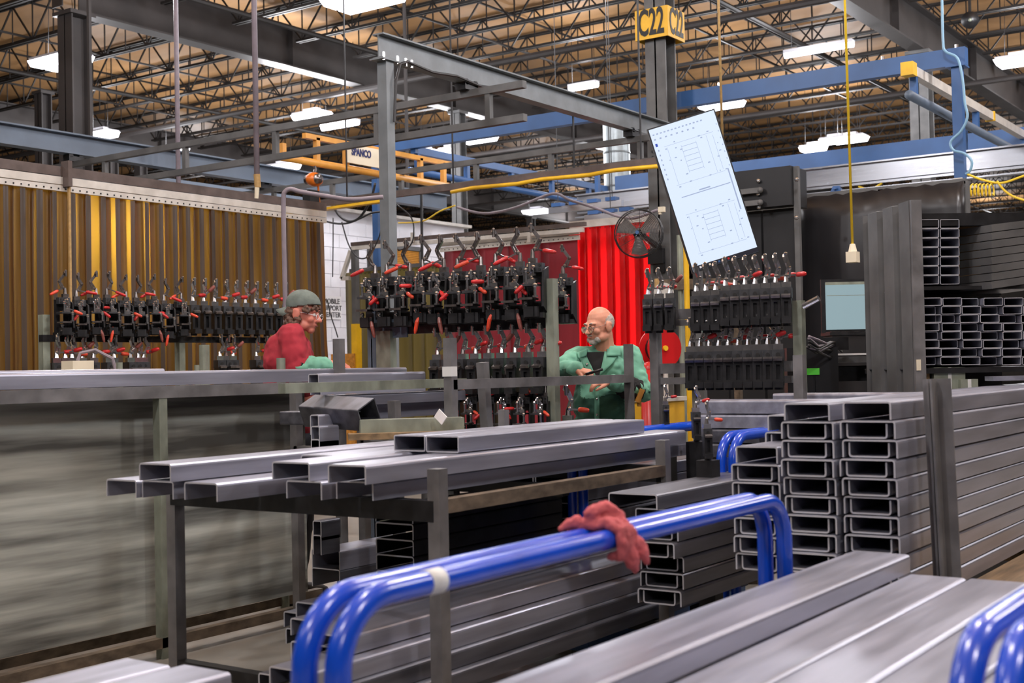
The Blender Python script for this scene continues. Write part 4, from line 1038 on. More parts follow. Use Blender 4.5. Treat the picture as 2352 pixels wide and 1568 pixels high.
b = MB(); b.bar((uA - .6, 4.5, zz + .0), (5.92, 4.5, zz + .0), .05, .05); b.build('rail', 'galv', r2)
grp = 'channels in the open rack'
def rowch(lb, p0, p1, v, H=.07, W=.16, m='steel'):
    A = at_v(p0[0], p0[1], v); B = at_v(p1[0], p1[1], v); B.x = min(B.x, 5.95)
    z = A.z
    channel('steel_channel', lb, (A.x, v, z), (B.x, v, z), W, H, m, group=grp)
rowch('channel lying highest in the open rack, right past the side rack post', (720, 858), (1240, 858), 4.85, .06, .08)
rowch('long channel in the open rack, second down, its lit top edge showing', (725, 885), (965, 885), 4.7, .05, .08)
rowch('long channel in the open rack, third down', (730, 908), (1115, 902), 4.55, .06, .08)
rowch('channel in the open rack, fourth down behind the tilted tube', (730, 930), (1060, 932), 4.62, .09, .08)
rowch('channel in the open rack, fifth down with a blunt end', (722, 952), (756, 952), 4.4, .1, .06)
rowch('channel in the open rack, sixth down with a lit edge', (724, 978), (768, 978), 4.35, .1, .06)
rowch('channel in the open rack, seventh down in shade', (724, 1008), (768, 1008), 4.35, .09, .06, 'steel_dark_shade')
rowch('channel low behind the side rack post, in a shaded pile', (728, 1195), (772, 1195), 4.5, .1, .06, 'steel_dark_shade')
rowch('channel low behind the side rack post, next one down in the shaded pile', (728, 1228), (770, 1228), 4.5, .1, .06, 'steel_dark_shade')
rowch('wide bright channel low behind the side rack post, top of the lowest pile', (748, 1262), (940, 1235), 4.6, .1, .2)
rowch('channel under the wide bright one behind the side rack post', (748, 1305), (940, 1290), 4.6, .1, .2, 'steel_dark_shade')
A = at_v(860, 945, 4.3)
q0, q1 = at_d(700, 940, 7.3), at_d(845, 938, 6.4)
b = MB(); o_, i_ = rprof(.14, .12, .006, .008)
aa = math.radians(25); R2 = lambda p: (p[0] * math.cos(aa) - p[1] * math.sin(aa), p[0] * math.sin(aa) + p[1] * math.cos(aa))
qa, qb = V(6.3, 4.3, 1.08), at_d(848, 952, 6.25)
qa = qb + V(.0, .40, .02)
b.strip([R2(p) for p in o_], [R2(p) for p in i_], along(qb, qa), True); tag(b.build('steel_tube', 'steel_dark_shade'), 'short rectangular tube lying tilted with its open end showing in the open rack', 'steel tube')
A = at_d(820, 960, 6.35); rect_tube('steel_tube', 'small rectangular tube beneath the tilted tube in the open rack', A, A + V(.0, .5, 0), .09, .07, 'steel_dark_shade')
A, B = at_d(826, 985, 6.2), at_d(1062, 968, 6.3)
b = MB(); b.bar(A, V(B.x, B.y, A.z), .12, .09); tag(b.build('steel_bar', 'galv'), 'pale worn square bar lying across the open rack below the tilted tube', 'steel bar')
A, B = at_d(800, 1003, 6.1), at_d(1080, 990, 6.2)
b = MB(); b.bar(A, V(B.x, B.y, A.z), .1, .03); tag(b.build('timber_board', 'wood'), 'brown timber slat under the pale worn bar in the open rack', 'timber')
A = at_d(1012, 957, 6.15); b = MB(); b.box(A, (.005, .06, .05), Matrix.Rotation(.7, 3, 'X')); tag(b.build('paper_tag', 'paper'), 'small white paper tag stuck up from the pale worn bar', 'tag')
A = at_d(1157, 968, 6.4); b = MB(); b.bar((A.x, A.y, .3), (A.x, A.y, A.z + .06), .04); tag(b.build('stub_post', 'post'), 'short grey stub post in front of the low fixtures', 'post')
# --- cross stock behind the tall stacks (runs across, by the fixture rack)
UX = 6.05
grp = 'cross channels by the fixture rack'
for k in range(4):
    z = at_u(1700, 917, UX).z - .075 * k
    channel('steel_channel', 'channel lying crosswise under the far fixture rack, %s from the top' % nth(k), (UX, 1.95, z), (UX, at_u(1612, 920, UX).y, z), .15, .07, 'steel' if k < 2 else 'steel_dark_shade', group=grp)
    if k == 0:
        z2 = at_u(1900, 902, UX + .35).z
        channel('steel_channel', 'single channel lying crosswise slightly higher, by the bare stub post', (UX + .35, 1.6, z2), (UX + .35, at_u(1788, 905, UX + .35).y, z2), .15, .07, 'steel', group=grp)
b = MB()
for v in (2.1, 2.95): b.bb((UX - .05, v, 0), (UX + .05, v + .08, at_u(1700, 917, UX).z - .3))
tag(b.build('trestle', 'rust'), 'trestle under the cross channels by the far fixture rack', 'trestle')
A = at_u(1836, 815, UX + .16); b = MB(); b.bar((A.x, A.y, 0), A, .052); tag(b.build('stub_post', 'post'), 'bare square stub post rising before the far fixture rack end', 'post')
# ================================================================ clamping fixtures
def oval_slot_plate(b, c, w, h, t, sw, sh):
    """upright plate (facing -y) with a real slot, built as four bars round the opening"""
    c = Vector(c); side = (w - sw) / 2; tb_ = (h - sh) / 2
    for s in (-1, 1):
        b.box(c + V(s * (sw / 2 + side / 2), 0, 0), (side, t, h)); b.box(c + V(0, 0, s * (sh / 2 + tb_ / 2)), (sw, t, tb_))
def toggle(root, p, h, lean, hd, grip='redgrip', m='silver', gl=.1, fold=0):
    """toggle clamp: base, two links, hooked arm; hd = direction of the handle"""
    p = Vector(p); b = MB(); k = h
    b.box(p + V(0, 0, .015), (.05, .035, .03)); b.cyl(p + V(0, 0, .03), p + V(0, 0, .075 * k / .2), .016, .010, 8)
    e = p + V(lean * .02, 0, .075 * k / .2)
    for s in (-.011, .011): b.bar(e + V(s, 0, -.01), e + V(s * .6 + lean * .05, 0, .05 * k / .2), .007, .012)
    f = e + V(lean * .05, 0, .05 * k / .2)
    b.ball(e, .014, 8, 5); b.ball(f, .013, 8, 5)
    g = f + V(-lean * .06 + .0, -.01, .055 * k / .2)
    b.bar(f, g, .016, .022); b.bar(g, g + V(-.005, -.03, .018), .022, .018); b.cyl(g + V(0, -.03, .022), g + V(0, -.03, -.02), .009, n=8); b.ball(g + V(0, -.03, .026), .011, 8, 5)
    c = b.build('toggle_clamp', m, root, local=False)
    d = Vector(hd).normalized(); s0 = e + d * .02; s1 = s0 + d * (gl * .45); s2 = s0 + d * (gl * 1.35)
    b = MB(); b.bar(e, s1, .012, .009); b.build('link_arm', m, c)
    b = MB(); b.tube([s1, s1 + (s2 - s1) * .2, s1 + (s2 - s1) * .8, s2], [.010, .0135, .0125, .008], 9); b.build('handle', grip, c, True)
    return c
def fixture_big(seed, lean=1, grip='redgrip'):
    r = random.Random(seed)
    t = thing('clamp_fixture', 'x', 'fixture')
    b = MB(); oval_slot_plate(b, (0, .03, .15), .125, .3, .016, .035, .11); b.build('back_plate', 'black', t)
    b = MB(); oval_slot_plate(b, (.058, -.02, .14), .016, .26, .11, .016, .09) if 0 else b.add([(.055, -.08, .06), (.055, .03, .0), (.055, .03, .3), (.055, -.06, .27), (.068, -.08, .06), (.068, .03, .0), (.068, .03, .3), (.068, -.06, .27)], [(0, 1, 2, 3), (7, 6, 5, 4), (0, 4, 5, 1), (1, 5, 6, 2), (2, 6, 7, 3), (3, 7, 4, 0)]); b.build('side_plate', 'black', t)
    for k, z in enumerate((.185, .105)):
        b = MB(); b.box((-.01 - .012 * k, -.055 - .02 * k, z), (.1 - .02 * k, .11, .010)); b.box((-.01 - .012 * k, -.112 - .02 * k, z), (.1 - .02 * k, .006, .014)); b.build('shelf_plate', 'darkclamp' if k else 'jig', t)
    b = MB(); b.box((0, -.01, .29), (.1, .055, .055)); b.build('head_block', 'jig', t)
    for k in range(3):
        for j in range(2): b = MB(); b.cyl((-.032 + .032 * k, -.036, .302 - .024 * j), (-.032 + .032 * k, -.041, .302 - .024 * j), .009, n=8); b.build('hole_dark_disc', 'ink', t)  # black discs on the block give the shade inside its drilled openings
    b = MB(); b.box((0, .0, .01), (.12, .14, .03)); b.box((-.02, -.07, .03), (.06, .06, .06)); b.cyl((.02, -.08, .0), (.02, -.08, .06), .02, n=8); b.build('base_block', 'black', t)
    for (x, y, z, h) in ((-.03, -.1, .19, .08), (.03, -.12, .11, .07), (-.04, -.08, .03, .05), (.0, -.06, .24, .05)):
        b = MB(); b.cyl((x, y, z), (x, y, z + h), .009, n=8); b.ball((x, y, z + h), .015, 8, 5); b.cyl((x, y, z), (x, y, z + .012), .018, n=6); b.build('clamp_bolt', 'silver', t)
    toggle(t, (.02 * lean, 0, .318), .22, -.7 * lean, (-1 * lean, -.4, -.55 + .9 * r.random() * .4), grip, 'darkclamp', .105)
    c = toggle(t, (.0, -.075, .19), .1, .3 * lean, (.8 * lean, -.5, .1 - r.random()), grip, 'silver', .085)
    if seed in (1, 4): b = MB(); x = r.uniform(-.03, .03); b.tube([(x, -.08, .06), (x + .02 * lean, -.1, .0), (x + .03 * lean, -.1, -.05), (x + .035 * lean, -.1, -.07)], [.008, .013, .012, .006], 8); b.build('lower_handle', 'browngrip' if seed % 2 else 'orangegrip', t)
    return t
def fixture_small(seed, gd=(1, .2, .1), grip='redgrip'):
    r = random.Random(seed)
    t = thing('clamp_fixture', 'x', 'fixture')
    b = MB(); b.box((0, .02, .16), (.058, .1, .055)); b.build('head_block', 'jig', t)
    b = MB(); b.cyl((0, -.031, .162), (0, -.034, .162), .011, n=10); b.build('hole_dark_disc', 'ink', t)  # black disc stands for the dark inside of the bore
    b = MB(); oval_slot_plate(b, (0, -.035, .075), .052, .13, .02, .02, .075); b.box((0, .02, .07), (.05, .09, .13)); b.build('body', 'black', t)
    b = MB(); b.box((0, -.055, .142), (.046, .03, .012), Matrix.Rotation(.35, 3, 'X')); b.build('step_plate', 'darkclamp', t)
    b = MB(); b.box((0, -.05, .012), (.048, .06, .03)); b.cyl((0, .0, -.015), (0, .0, .01), .022, n=10); b.build('foot', 'black', t)
    toggle(t, (0, .02, .187), .165, .22 + .2 * r.random(), gd, grip, 'silver', .06)
    return t
big = [fixture_big(1, 1), fixture_big(2, -1), fixture_big(3, 1, 'orangegrip'), fixture_big(4, -1, 'redgrip')]
small = [fixture_small(1), fixture_small(2, (.8, -.5, .25)), fixture_small(3, (1, .1, -.1), 'orangegrip'), fixture_small(4, (.7, -.2, .7), 'browngrip')]
index_kids()
def hide_after():
    for t in big + small:
        for c in KIDS.get(t.name, []):
            for g in KIDS.get(c.name, []): bpy.data.objects.remove(g)
            bpy.data.objects.remove(c)
        bpy.data.objects.remove(t)
rq = random.Random(21)
def rail_row(parent, p, q, m='post', dz=-.03, back=.06):
    b = MB(); b.bar(Vector(p) + V(0, 0, dz), Vector(q) + V(0, 0, dz), .05, .05); b.build('rail', m, parent)
UR = 6.19
jr = thing('fixture_rack', 'two post steel rack holding rows of clamping fixtures before the dull red curtain', 'rack', (UR, 4.7, 0))
A = at_u(1266, 640, UR); vR = A.y
b = MB(); b.bar((UR, vR, 0), A, .055); b.build('post', 'galv', jr)
vL = at_u(853, 700, UR).y; zL = at_u(853, 668, UR).z
b = MB(); b.bar((UR, vL, 0), (UR, vL, zL), .07, .01); b.bar((UR + .03, vL - .0, 0), (UR + .03, vL, zL), .01, .07); b.build('post', 'bluesteel', jr)
b = MB(); b.bar((UR, vL, at_u(885, 755, UR).z), (UR, vL - .3, at_u(885, 755, UR).z), .012, .12); b.build('gusset_plate', 'bluesteel', jr)
b = MB(); b.bar((UR, vL - .12, 0), (UR, vL - .12, at_u(880, 760, UR).z), .12, .06); b.build('post', 'galv', jr)
# top row: big fixtures from bare post towards the blue grey end
zT = at_u(1240, 742, UR).z
b = MB(); b.bar((UR + .03, vR, zT - .0), (UR + .03, vL, zT - .0), .05, .06); b.build('rail', 'black', jr)
gq = 'fixtures on the top row before the dull red curtain'
nT = 10
for k in range(nT):
    v = vR + .085 + (vL - vR - .12) * k / (nT - 1)
    copy_tree(big[(k * 3 + 1) % 4], (UR - .02 + rq.uniform(-.015, .015), v, zT + .03 + rq.uniform(-.012, .012)), -PI / 2 + .25 + rq.uniform(-.08, .08), 'black clamping fixture with red handles, %s from the bare post, top row' % nth(k), gq)
zM = at_u(1200, 902, UR).z
b = MB(); b.bar((UR + .03, vR, zM - .02), (UR + .03, vL - .4, zM - .02), .05, .05); b.build('rail', 'black', jr)
for k in range(9):
    v = vR + .07 + .098 * k
    copy_tree(small[k % 4], (UR - .02, v, zM), -PI / 2 + .2 + rq.uniform(-.15, .15), 'clamping fixture with bright grip, %s from the bare post, middle row' % nth(k), 'fixtures on the middle row before the dull red curtain', 1.12)
zB = at_u(1200, 1010, UR).z
b = MB(); b.bar((UR + .03, vR, zB - .02), (UR + .03, vL - .4, zB - .02), .05, .05); b.build('rail', 'black', jr)
for k in range(7):
    v = vR + .06 + .13 * k
    copy_tree(big[(k + 2) % 4], (UR - .02, v, zB + .02), -PI / 2 + .2 + rq.uniform(-.1, .1), 'clamping fixture, %s from the bare post, lowest row behind the open rack' % nth(k), 'fixtures on the lowest row before the dull red curtain', .75)
copy_tree(big[1], (UR + .16, vR + .0, zT + .0), -PI / 2 + .3, 'clamping fixture sticking out past the tall bare post, on the top row', None, .85)
copy_tree(small[2], (UR + .14, vR - .0, zB - .12), -PI / 2 + .3, 'clamping fixture sticking out past the tall bare post, on the lowest row', None, 1.2)
# --- left rack by the amber curtain
VJ = 8.15
l2 = thing('fixture_rack', 'long rack of clamping fixtures before the amber curtain', 'rack', (6.8, VJ, 0))
for px in (112, 424):
    A = at_v(px, 722 if px < 200 else 770, VJ + .0); b = MB(); b.bar((A.x, VJ + .06, 0), (A.x, VJ + .06, A.z), .06); b.build('post', 'galv', l2)
uL, uR_ = at_v(130, 740, VJ).x, at_v(665, 740, VJ).x
zU = at_v(300, 778, VJ).z
b = MB(); b.bar((uL - .1, VJ + .05, zU), (uR_, VJ + .05, zU), .05, .05); b.build('rail', 'black', l2)
zD = at_v(300, 868, VJ).z
b = MB(); b.bar((uL - .1, VJ + .05, zD), (uR_, VJ + .05, zD), .05, .05); b.build('rail', 'black', l2)
nl = 11
um = at_v(430, 740, VJ).x
for k in range(9):
    u = uL + (um - uL) * (k + .3) / 9
    copy_tree(big[(k * 3 + 2) % 4], (u, VJ - .02, zU + .02 + rq.uniform(-.015, .015)), rq.uniform(-.1, .1) - .25, 'dark clamping fixture, %s from the end post in the amber curtain row' % nth(k), 'larger fixtures before the amber curtain', .88)
for k in range(10):
    u = um + .06 + (uR_ - um) * k / 10
    copy_tree(small[(k * 3) % 4], (u, VJ - .01, zU + .05), -.3, 'narrow clamping fixture, %s along from the larger ones before the amber curtain' % nth(k), 'narrow fixtures before the amber curtain', 1.25)
for k, px in enumerate((130, 150, 165, 190, 215, 250, 262, 300, 318, 330)):
    u = at_v(px, 830, VJ).x
    copy_tree(small[k % 4], (u, VJ - .01, zD - .1), -.3 + rq.uniform(-.3, .3), 'clamping fixture low before the amber curtain, %s from the end post' % nth(k), 'low fixtures before the amber curtain', 1.2)
for k, px in enumerate((505, 520, 535, 590, 610)):
    u = at_v(px, 830, VJ).x
    copy_tree(small[(k + 1) % 4], (u, VJ - .01, zD - .09), -.3 + rq.uniform(-.3, .3), 'low clamping fixture beside the red-shirted person, %s towards the person' % nth(k), 'low fixtures beside the red-shirted person', 1.2)
# --- right rack below the screen
UJ = 6.68
r3 = thing('fixture_rack', 'two post rack of upright clamping fixtures below the hanging screen', 'rack', (UJ, 3.2, 0))
A = at_u(1834, 690, UJ); Bp = at_u(1505, 745, UJ)
for q in (A, Bp):
    b = MB(); b.bar((UJ, q.y, 0), (UJ, q.y, q.z), .055); b.build('post', 'galv' if q is A else 'post', r3)
for (y, m, h) in ((720, 'post', .06), (740, 'post', .035), (845, 'post', .06), (874, 'post', .04)):
    z = at_u(1590, y, UJ).z; b = MB(); b.bar((UJ + .02, A.y, z), (UJ + .02, Bp.y, z), .04, h); b.build('rail', m, r3)
zt = at_u(1700, 752, UJ).z; zl = at_u(1700, 888, UJ).z
v1, v0 = at_u(1612, 700, UJ).y, at_u(1818, 700, UJ).y
for k in range(10):
    v = v0 + (v1 - v0) * k / 9
    copy_tree(small[(0, 0, 2, 0, 1, 0, 0, 2, 0, 0)[k]], (UJ - .07, v, zt + .0 + (.012 if k < 7 else -.01)), -PI / 2 + .35, 'upright fixture with silver clamp, %s from the laptop end, upper row' % nth(k), 'upright fixtures on the upper row', 1.06)
v1, v0 = at_u(1600, 860, UJ).y, at_u(1800, 860, UJ).y
for k in range(10):
    v = v0 + (v1 - v0) * k / 9
    copy_tree(small[(0, 1, 0, 0, 3, 0, 2, 0, 1, 0)[k]], (UJ - .07, v, zl), -PI / 2 + .35, 'upright fixture with silver clamp, %s from the laptop end, lower row' % nth(k), 'upright fixtures on the lower row', 1.1)
v1, v0 = at_u(1502, 720, UJ).y, at_u(1552, 720, UJ).y
for k in range(3):
    v = v0 + (v1 - v0) * k / 2
    copy_tree(small[(3, 0, 0)[k]], (UJ - .07, v, zt + .0), -PI / 2 + .35, 'upright fixture, %s from the screen side in the trio over the red reel' % nth(k), 'three fixtures over the red reel', 1.0)
for k, (px, y, d, s) in enumerate(((1530, 978, 6.9, .62), (1600, 1008, 6.3, .72), (1626, 1050, 5.75, .7))):
    q = at_d(px, y, d); copy_tree(small[k], q, -PI / 2 + .6, ('low clamping fixture at the foot of the fixture rack post', 'tallest low clamping fixture, with red ball handles, by the cross channels', 'lowest clamping fixture beside the blue hoop behind the third stack')[k], None, s)
    b = MB(); b.bb((q.x - .04, q.y - .04, 0), (q.x + .04, q.y + .04, q.z - .012)); tag(b.build('pedestal', 'black'), ('dark pedestal under the low fixture at the rack post foot', 'dark pedestal under the tallest low fixture', 'dark pedestal under the lowest fixture by the blue hoop')[k], 'pedestal')
q = at_u(1865, 694, UJ - .05); b = MB(); b.cyl(q + V(0, .05, -.02), q + V(0, -.04, .02), .018, n=10); tag(b.build('clip_lamp', 'silver'), 'small silver clip lamp on the fixture rack end post', 'lamp')
hide_after()
# ================================================================ desk with laptop
DA = at_d(1955, 820, 8.2)
dk = thing('work_desk', 'dark desk with a pale top behind the fixture rack end', 'desk', (DA.x, DA.y, 0))
RD = Matrix((RGT0, FWD0, UP0)).transposed()
zd = at_d(1955, 815, 8.2).z
def dp(x, y, z): return V(DA.x, DA.y, 0) + RGT0 * x + FWD0 * y + V(0, 0, z)
b = MB(); b.box(dp(.12, .3, zd - .03), (.62, .7, .04), RD); b.build('desk_top', 'greydark', dk)
for (x, y) in ((-.14, .02), (.36, .02), (-.14, .6), (.36, .6)):
    b = MB(); b.box(dp(x, y, (zd - .05) / 2), (.05, .05, zd - .05), RD); b.build('leg', 'black', dk)
b = MB(); b.box(dp(.1, .04, zd - .12), (.5, .03, .1), RD); b.build('apron', 'black', dk)
b = MB(); b.box(dp(.14, .25, zd + .005), (.5, .55, .012), RD); tag(b.build('paper_stack', 'paper'), 'stack of white papers on the dark desk', 'papers')
lp = thing('laptop', 'open dark laptop with a lit screen on a raised stand', 'laptop', dp(.1, .5, zd + .17))
la = at_d(1966, 772, 8.6)
zk = at_d(1965, 762, 8.6).z
b = MB(); b.box(dp(.14, .5, zk - .01), (.36, .26, .02), RD); b.build('base', 'black', lp)
b = MB()
for i in range(10):
    for j in range(4): b.box(dp(-.01 + .033 * i, .42 + .04 * j, zk + .003), (.026, .03, .006), RD)
b.build('keys', 'darkclamp', lp, kind='stuff')
RL = Matrix.Rotation(-TH + 0, 3, 'Z')
b = MB(); b.box(dp(.16, .68, zk + .19), (.36, .02, .38), RD); b.build('lid', 'black', lp)
b = MB(); b.box(dp(.17, .668, zk + .19), (.32, .004, .33), RD); b.build('display', 'laptopscreen', lp)
b = MB(); b.box(dp(.17, .665, zk + .265), (.3, .002, .004), RD); b.box(dp(.17, .665, zk + .35), (.32, .002, .02), RD); b.build('display_line', 'galv', lp)
b = MB(); b.box(dp(.14, .5, (zd + zk) / 2 - .005), (.4, .3, zk - zd - .03), RD, .8); tag(b.build('laptop_stand', 'cabinet'), 'dark riser under the laptop on the desk', 'stand')
b = MB(); 
rc = random.Random(6)
cb = thing('cable_bundle', 'tangle of black cables and pale ties between rack and desk', 'cables', at_d(1900, 800, 7.9))
for k in range(9):
    x0 = 1850 + rc.uniform(0, 12); y0 = 765 + rc.uniform(0, 40)
    b = MB(); b.tube([at_d(x0, y0, 7.6), at_d(x0 + 22, y0 + rc.uniform(-6, 20), 7.7), at_d(x0 + 50, y0 + rc.uniform(-15, 30), 7.9), at_d(x0 + 75, 790 + rc.uniform(-10, 25), 8.1)], .009, 6); b.build('cable', 'cable' if k % 3 else 'hose', cb, True)
b = MB(); q = at_d(1890, 790, 8.0); b.box(q, (.3, .1, .08), RD); b.bar((q.x, q.y, 0), q, .06); b.build('tray', 'black', cb)
q = at_d(1868, 853, 7.9); gx = thing('switch_box', 'dark box with a bright green label below the cable tangle', 'box', q)
b = MB(); b.box(q + FWD0 * .06, (.32, .1, .3), RD); b.bar(V(q.x, q.y, 0) + FWD0 * .06, q + FWD0 * .06, .08); b.build('body', 'cabinet', gx)
b = MB(); b.box(q + FWD0 * .006, (.08, .004, .042), RD); b.build('label', 'green', gx)
q = at_d(1914, 852, 8.05); b = MB(); b.ball(q, (.04, .03, .04), 10, 6); b.bar((q.x, q.y, 0), q, .03); tag(b.build('white_clip', 'paper'), 'small white clip on a post under the desk edge', 'clip')
# ================================================================ far stock rack with tube ends
RK = math.radians(5)
KF = (FWD0 * math.cos(RK) - RGT0 * math.sin(RK)); KR = V(KF.y, -KF.x, 0)
K0 = at_d(2104, 845, 7.0)
RR = Matrix((KR, KF, UP0)).transposed()
sc_ = 7.0 / FPX
def kp(px, py, dep=0.):  # point on the rack face by its height and distance along the face, then back into depth
    r = ray(px, py); t = (K0 - CAM).dot(KF) / r.dot(KF); return CAM + r * t + KF * dep
rk = thing('tube_rack', 'black shelf rack full of tube ends with a dark ribbed side', 'rack', V(K0.x, K0.y, 0))
for (y, h) in ((490, .07), (658, .02), (846, .03)):
    A = kp(2104, y); B = kp(2440, y); B.z = A.z
    for dep in (.03, .75):
        b = MB(); b.box((A + B) / 2 + KF * dep + V(0, 0, -h / 2), ((B - A).length, .05, h), RR); b.build('shelf_beam', 'black', rk)
    b = MB(); b.box((A + B) / 2 + KF * .4 + V(0, 0, -.004), ((B - A).length, .76, .006), RR); b.build('shelf', 'steel_dark_shade' if y > 480 else 'galv', rk)
bk = MB(); A = kp(2104, 600, .76); B = kp(2440, 600, .76); bk.box(V((A.x + B.x) / 2, (A.y + B.y) / 2, 1.12), ((B - A).length, .01, 2.1), RR); bk.build('added_light_block', 'black', rk)  # added black sheet blocking light from behind, to darken the tube insides
# ribbed side sheet
P = [kp(2108, 470), kp(2108, 470)]
side = MB(); z1_ = kp(2104, 460).z
prof = []
x = 0; 
for k in range(3):
    prof += [(x, 0), (x + .15, 0), (x + .17, .045), (x + .23, .045), (x + .25, 0)]; x += .25
base = V(kp(2104, 600).x, kp(2104, 600).y, 0)
n = len(prof); vs = []
SKD = KF.copy()
for z in (0, z1_):
    for (a, c) in prof: vs.append(base + SKD * a * .95 - KR * c * 0 + V(0, 0, z + (a * .0 if z else 0)) + (KR * -1) * (.03 - c))
side.add(vs, [(i, i + 1, n + i + 1, n + i) for i in range(n - 1)]); o = side.build('side_sheet', 'greydark', rk); o.modifiers.new('t', 'SOLIDIFY').thickness = .004
b = MB(); q = kp(2104, 600); b.box(V(q.x, q.y, z1_ / 2) + KF * .0, (.06, .05, z1_), RR); b.build('post', 'post', rk)
b = MB(); q = kp(2440, 600); b.box(V(q.x, q.y, z1_ / 2), (.06, .05, z1_), RR); b.build('post', 'post', rk)
b = MB(); q = kp(2105, 838); b.box(q - KF * .03, (.025, .004, .06), RR); b.build('label', 'cream', rk)
def ktube(lab, px0, px1, y0, y1, grp, dep=.7, off=0.):
    A = kp((px0 + px1) / 2, (y0 + y1) / 2, off)
    w = (kp(px1, y0) - kp(px0, y0)).length; h = abs(kp(px0, y0).z - kp(px0, y1).z)
    rect_tube('steel_tube', lab, A, A + KF * dep, w - .002, h - .001, 'steel', group=grp, t=.0032)
for c in range(2):
    for k in range(7):
        ktube('small tube on the upper rack shelf, %s column, %s up' % (nth(c), nth(k)), 2112 + c * 47, 2157 + c * 47, 653 - (k + 1) * 21.4, 653 - k * 21.4, 'tube ends on the upper shelf')
for k in range(8):
    y1 = 838 - k * 19.4; off = (0, -4, 4, -3, 3, -8, 2, 0)[k]
    for c in range(6):
        ktube('flat tube on the lower rack shelf, %s row up, %s along' % (nth(k), nth(c)), 2113 + off * (c > 0) + c * 47 + (5 if k % 2 else 0), 2158 + off * (c > 0) + c * 47 + (5 if k % 2 else 0), y1 - 19, y1, 'tube ends on the lower shelf', .7, (.05 if (k + c) % 3 == 0 else 0.))
for k in range(8):
    A = kp(2310, 648 - k * 18.5, .1); 
    t = thing('notched_bar', 'notched grey bar in the tilted pile at the rack end, %s up' % nth(k), 'steel bar', A); t['group'] = 'tilted pile of notched bars'
    d = (KR * .95 + KF * .3 + V(0, 0, .12)).normalized()
    b = MB(); b.bar(A - d * .16, A + d * .25, .25, .04); b.build('bar', 'greydark', t)
    b = MB(); b.bar(A - d * .05 - KF * .126, A + d * .02 - KF * .126, .006, .02); b.build('notch_plate', 'post', t)
A = kp(2275, 560, .45); b = MB(); b.box(A, (.3, .02, .3), RR); tag(b.build('cardboard_panel', 'card'), 'brown cardboard behind the tilted pile of notched bars', 'cardboard')
A = kp(2218, 560, .3); b = MB(); b.box(A, (.03, .3, .24), RR); tag(b.build('grey_strip', 'galv'), 'upright grey strip beside the upper shelf tubes', 'strip')
for k, (px, py, w, h, m, lb) in enumerate(((2132, 872, .06, .09, 'card', 'cream carton under the rack shelf'), (2185, 868, .18, .12, 'galv', 'grey taped carton under the rack shelf'), (2225, 885, .1, .07, 'galv', 'small grey carton stepping down under the rack shelf'))):
    A = kp(px, py, .15 - .03 * k); t = thing('carton', lb, 'carton', A)
    b = MB(); b.box(A, (w, .2, h), RR); b.build('box', m, t)
    b = MB(); b.box(A - KF * .101, (.02, .003, h), RR); b.build('tape_strip', 'tape', t)
A = kp(2250, 905, .2); b = MB(); b.box(V(A.x, A.y, A.z / 2), (.7, .4, A.z), RR); tag(b.build('steel_bin', 'greydark'), 'grey steel bin under the cartons of the tube rack', 'bin')
A = kp(2300, 868, -.1); b = MB(); b.bar(A - KR * .12, A + KR * .4, .1, .025); tag(b.build('steel_bar', 'steel'), 'short flat grey bar resting below the tube rack shelf', 'steel bar')
# ================================================================ people
from mathutils.bvhtree import BVHTree
def kid(name, me, m, parent, label=None):
    mm = m if isinstance(m, list) else [m]
    me.materials.clear()
    for q in mm: me.materials.append(M[q])
    o = bpy.data.objects.new(name, me); COL.objects.link(o); o.parent = parent
    if label: o['label'] = label
    return o
def bm_kid(name, b, m, parent, smooth=True, label=None):
    me = b.mesh(name)
    if smooth: me.polygons.foreach_set('use_smooth', [True] * len(me.polygons))
    return kid(name, me, m, parent, label)
def head_shapes(b, X, s, full=1.):
    """X maps head space (face to -y, z=0 at the eyes) to body space"""
    def B(c, r, R=None): b.ball(X(c), tuple(q * s for q in r), 14, 10, X.rot)
    B((0, .018, .038), (.077, .098, .094)); B((0, -.02, .0), (.07, .078, .085)); B((0, -.03, -.045), (.058 * full, .068, .062)); B((0, -.068, -.092), (.03, .028, .026))
    for q in (-1, 1):
        B((q * .045 * full, -.02, -.07), (.024, .05, .03)); B((q * .04, -.066, -.025), (.026, .026, .024)); B((q * .083, .014, -.008), (.013, .027, .038)); B((q * .09, .024, .012), (.008, .016, .018)); B((q * .03, -.083, .03), (.03, .014, .010))
        B((q * .011, -.108, -.03), (.010, .011, .009))
    b.limb([X((0, -.09, .022)), X((0, -.105, -.005)), X((0, -.122, -.026))], [.009 * s, .010 * s, .0125 * s], 10)
    B((0, -.088, -.056), (.026, .016, .007)); B((0, -.086, -.068), (.023, .015, .007))
class HX:
    def __init__(s, o, rz, rx, ry, k): s.o = Vector(o); s.rot = Matrix.Rotation(rz, 3, 'Z') @ Matrix.Rotation(rx, 3, 'X') @ Matrix.Rotation(ry, 3, 'Y'); s.k = k
    def __call__(s, p): return s.o + s.rot @ (Vector(p) * s.k)
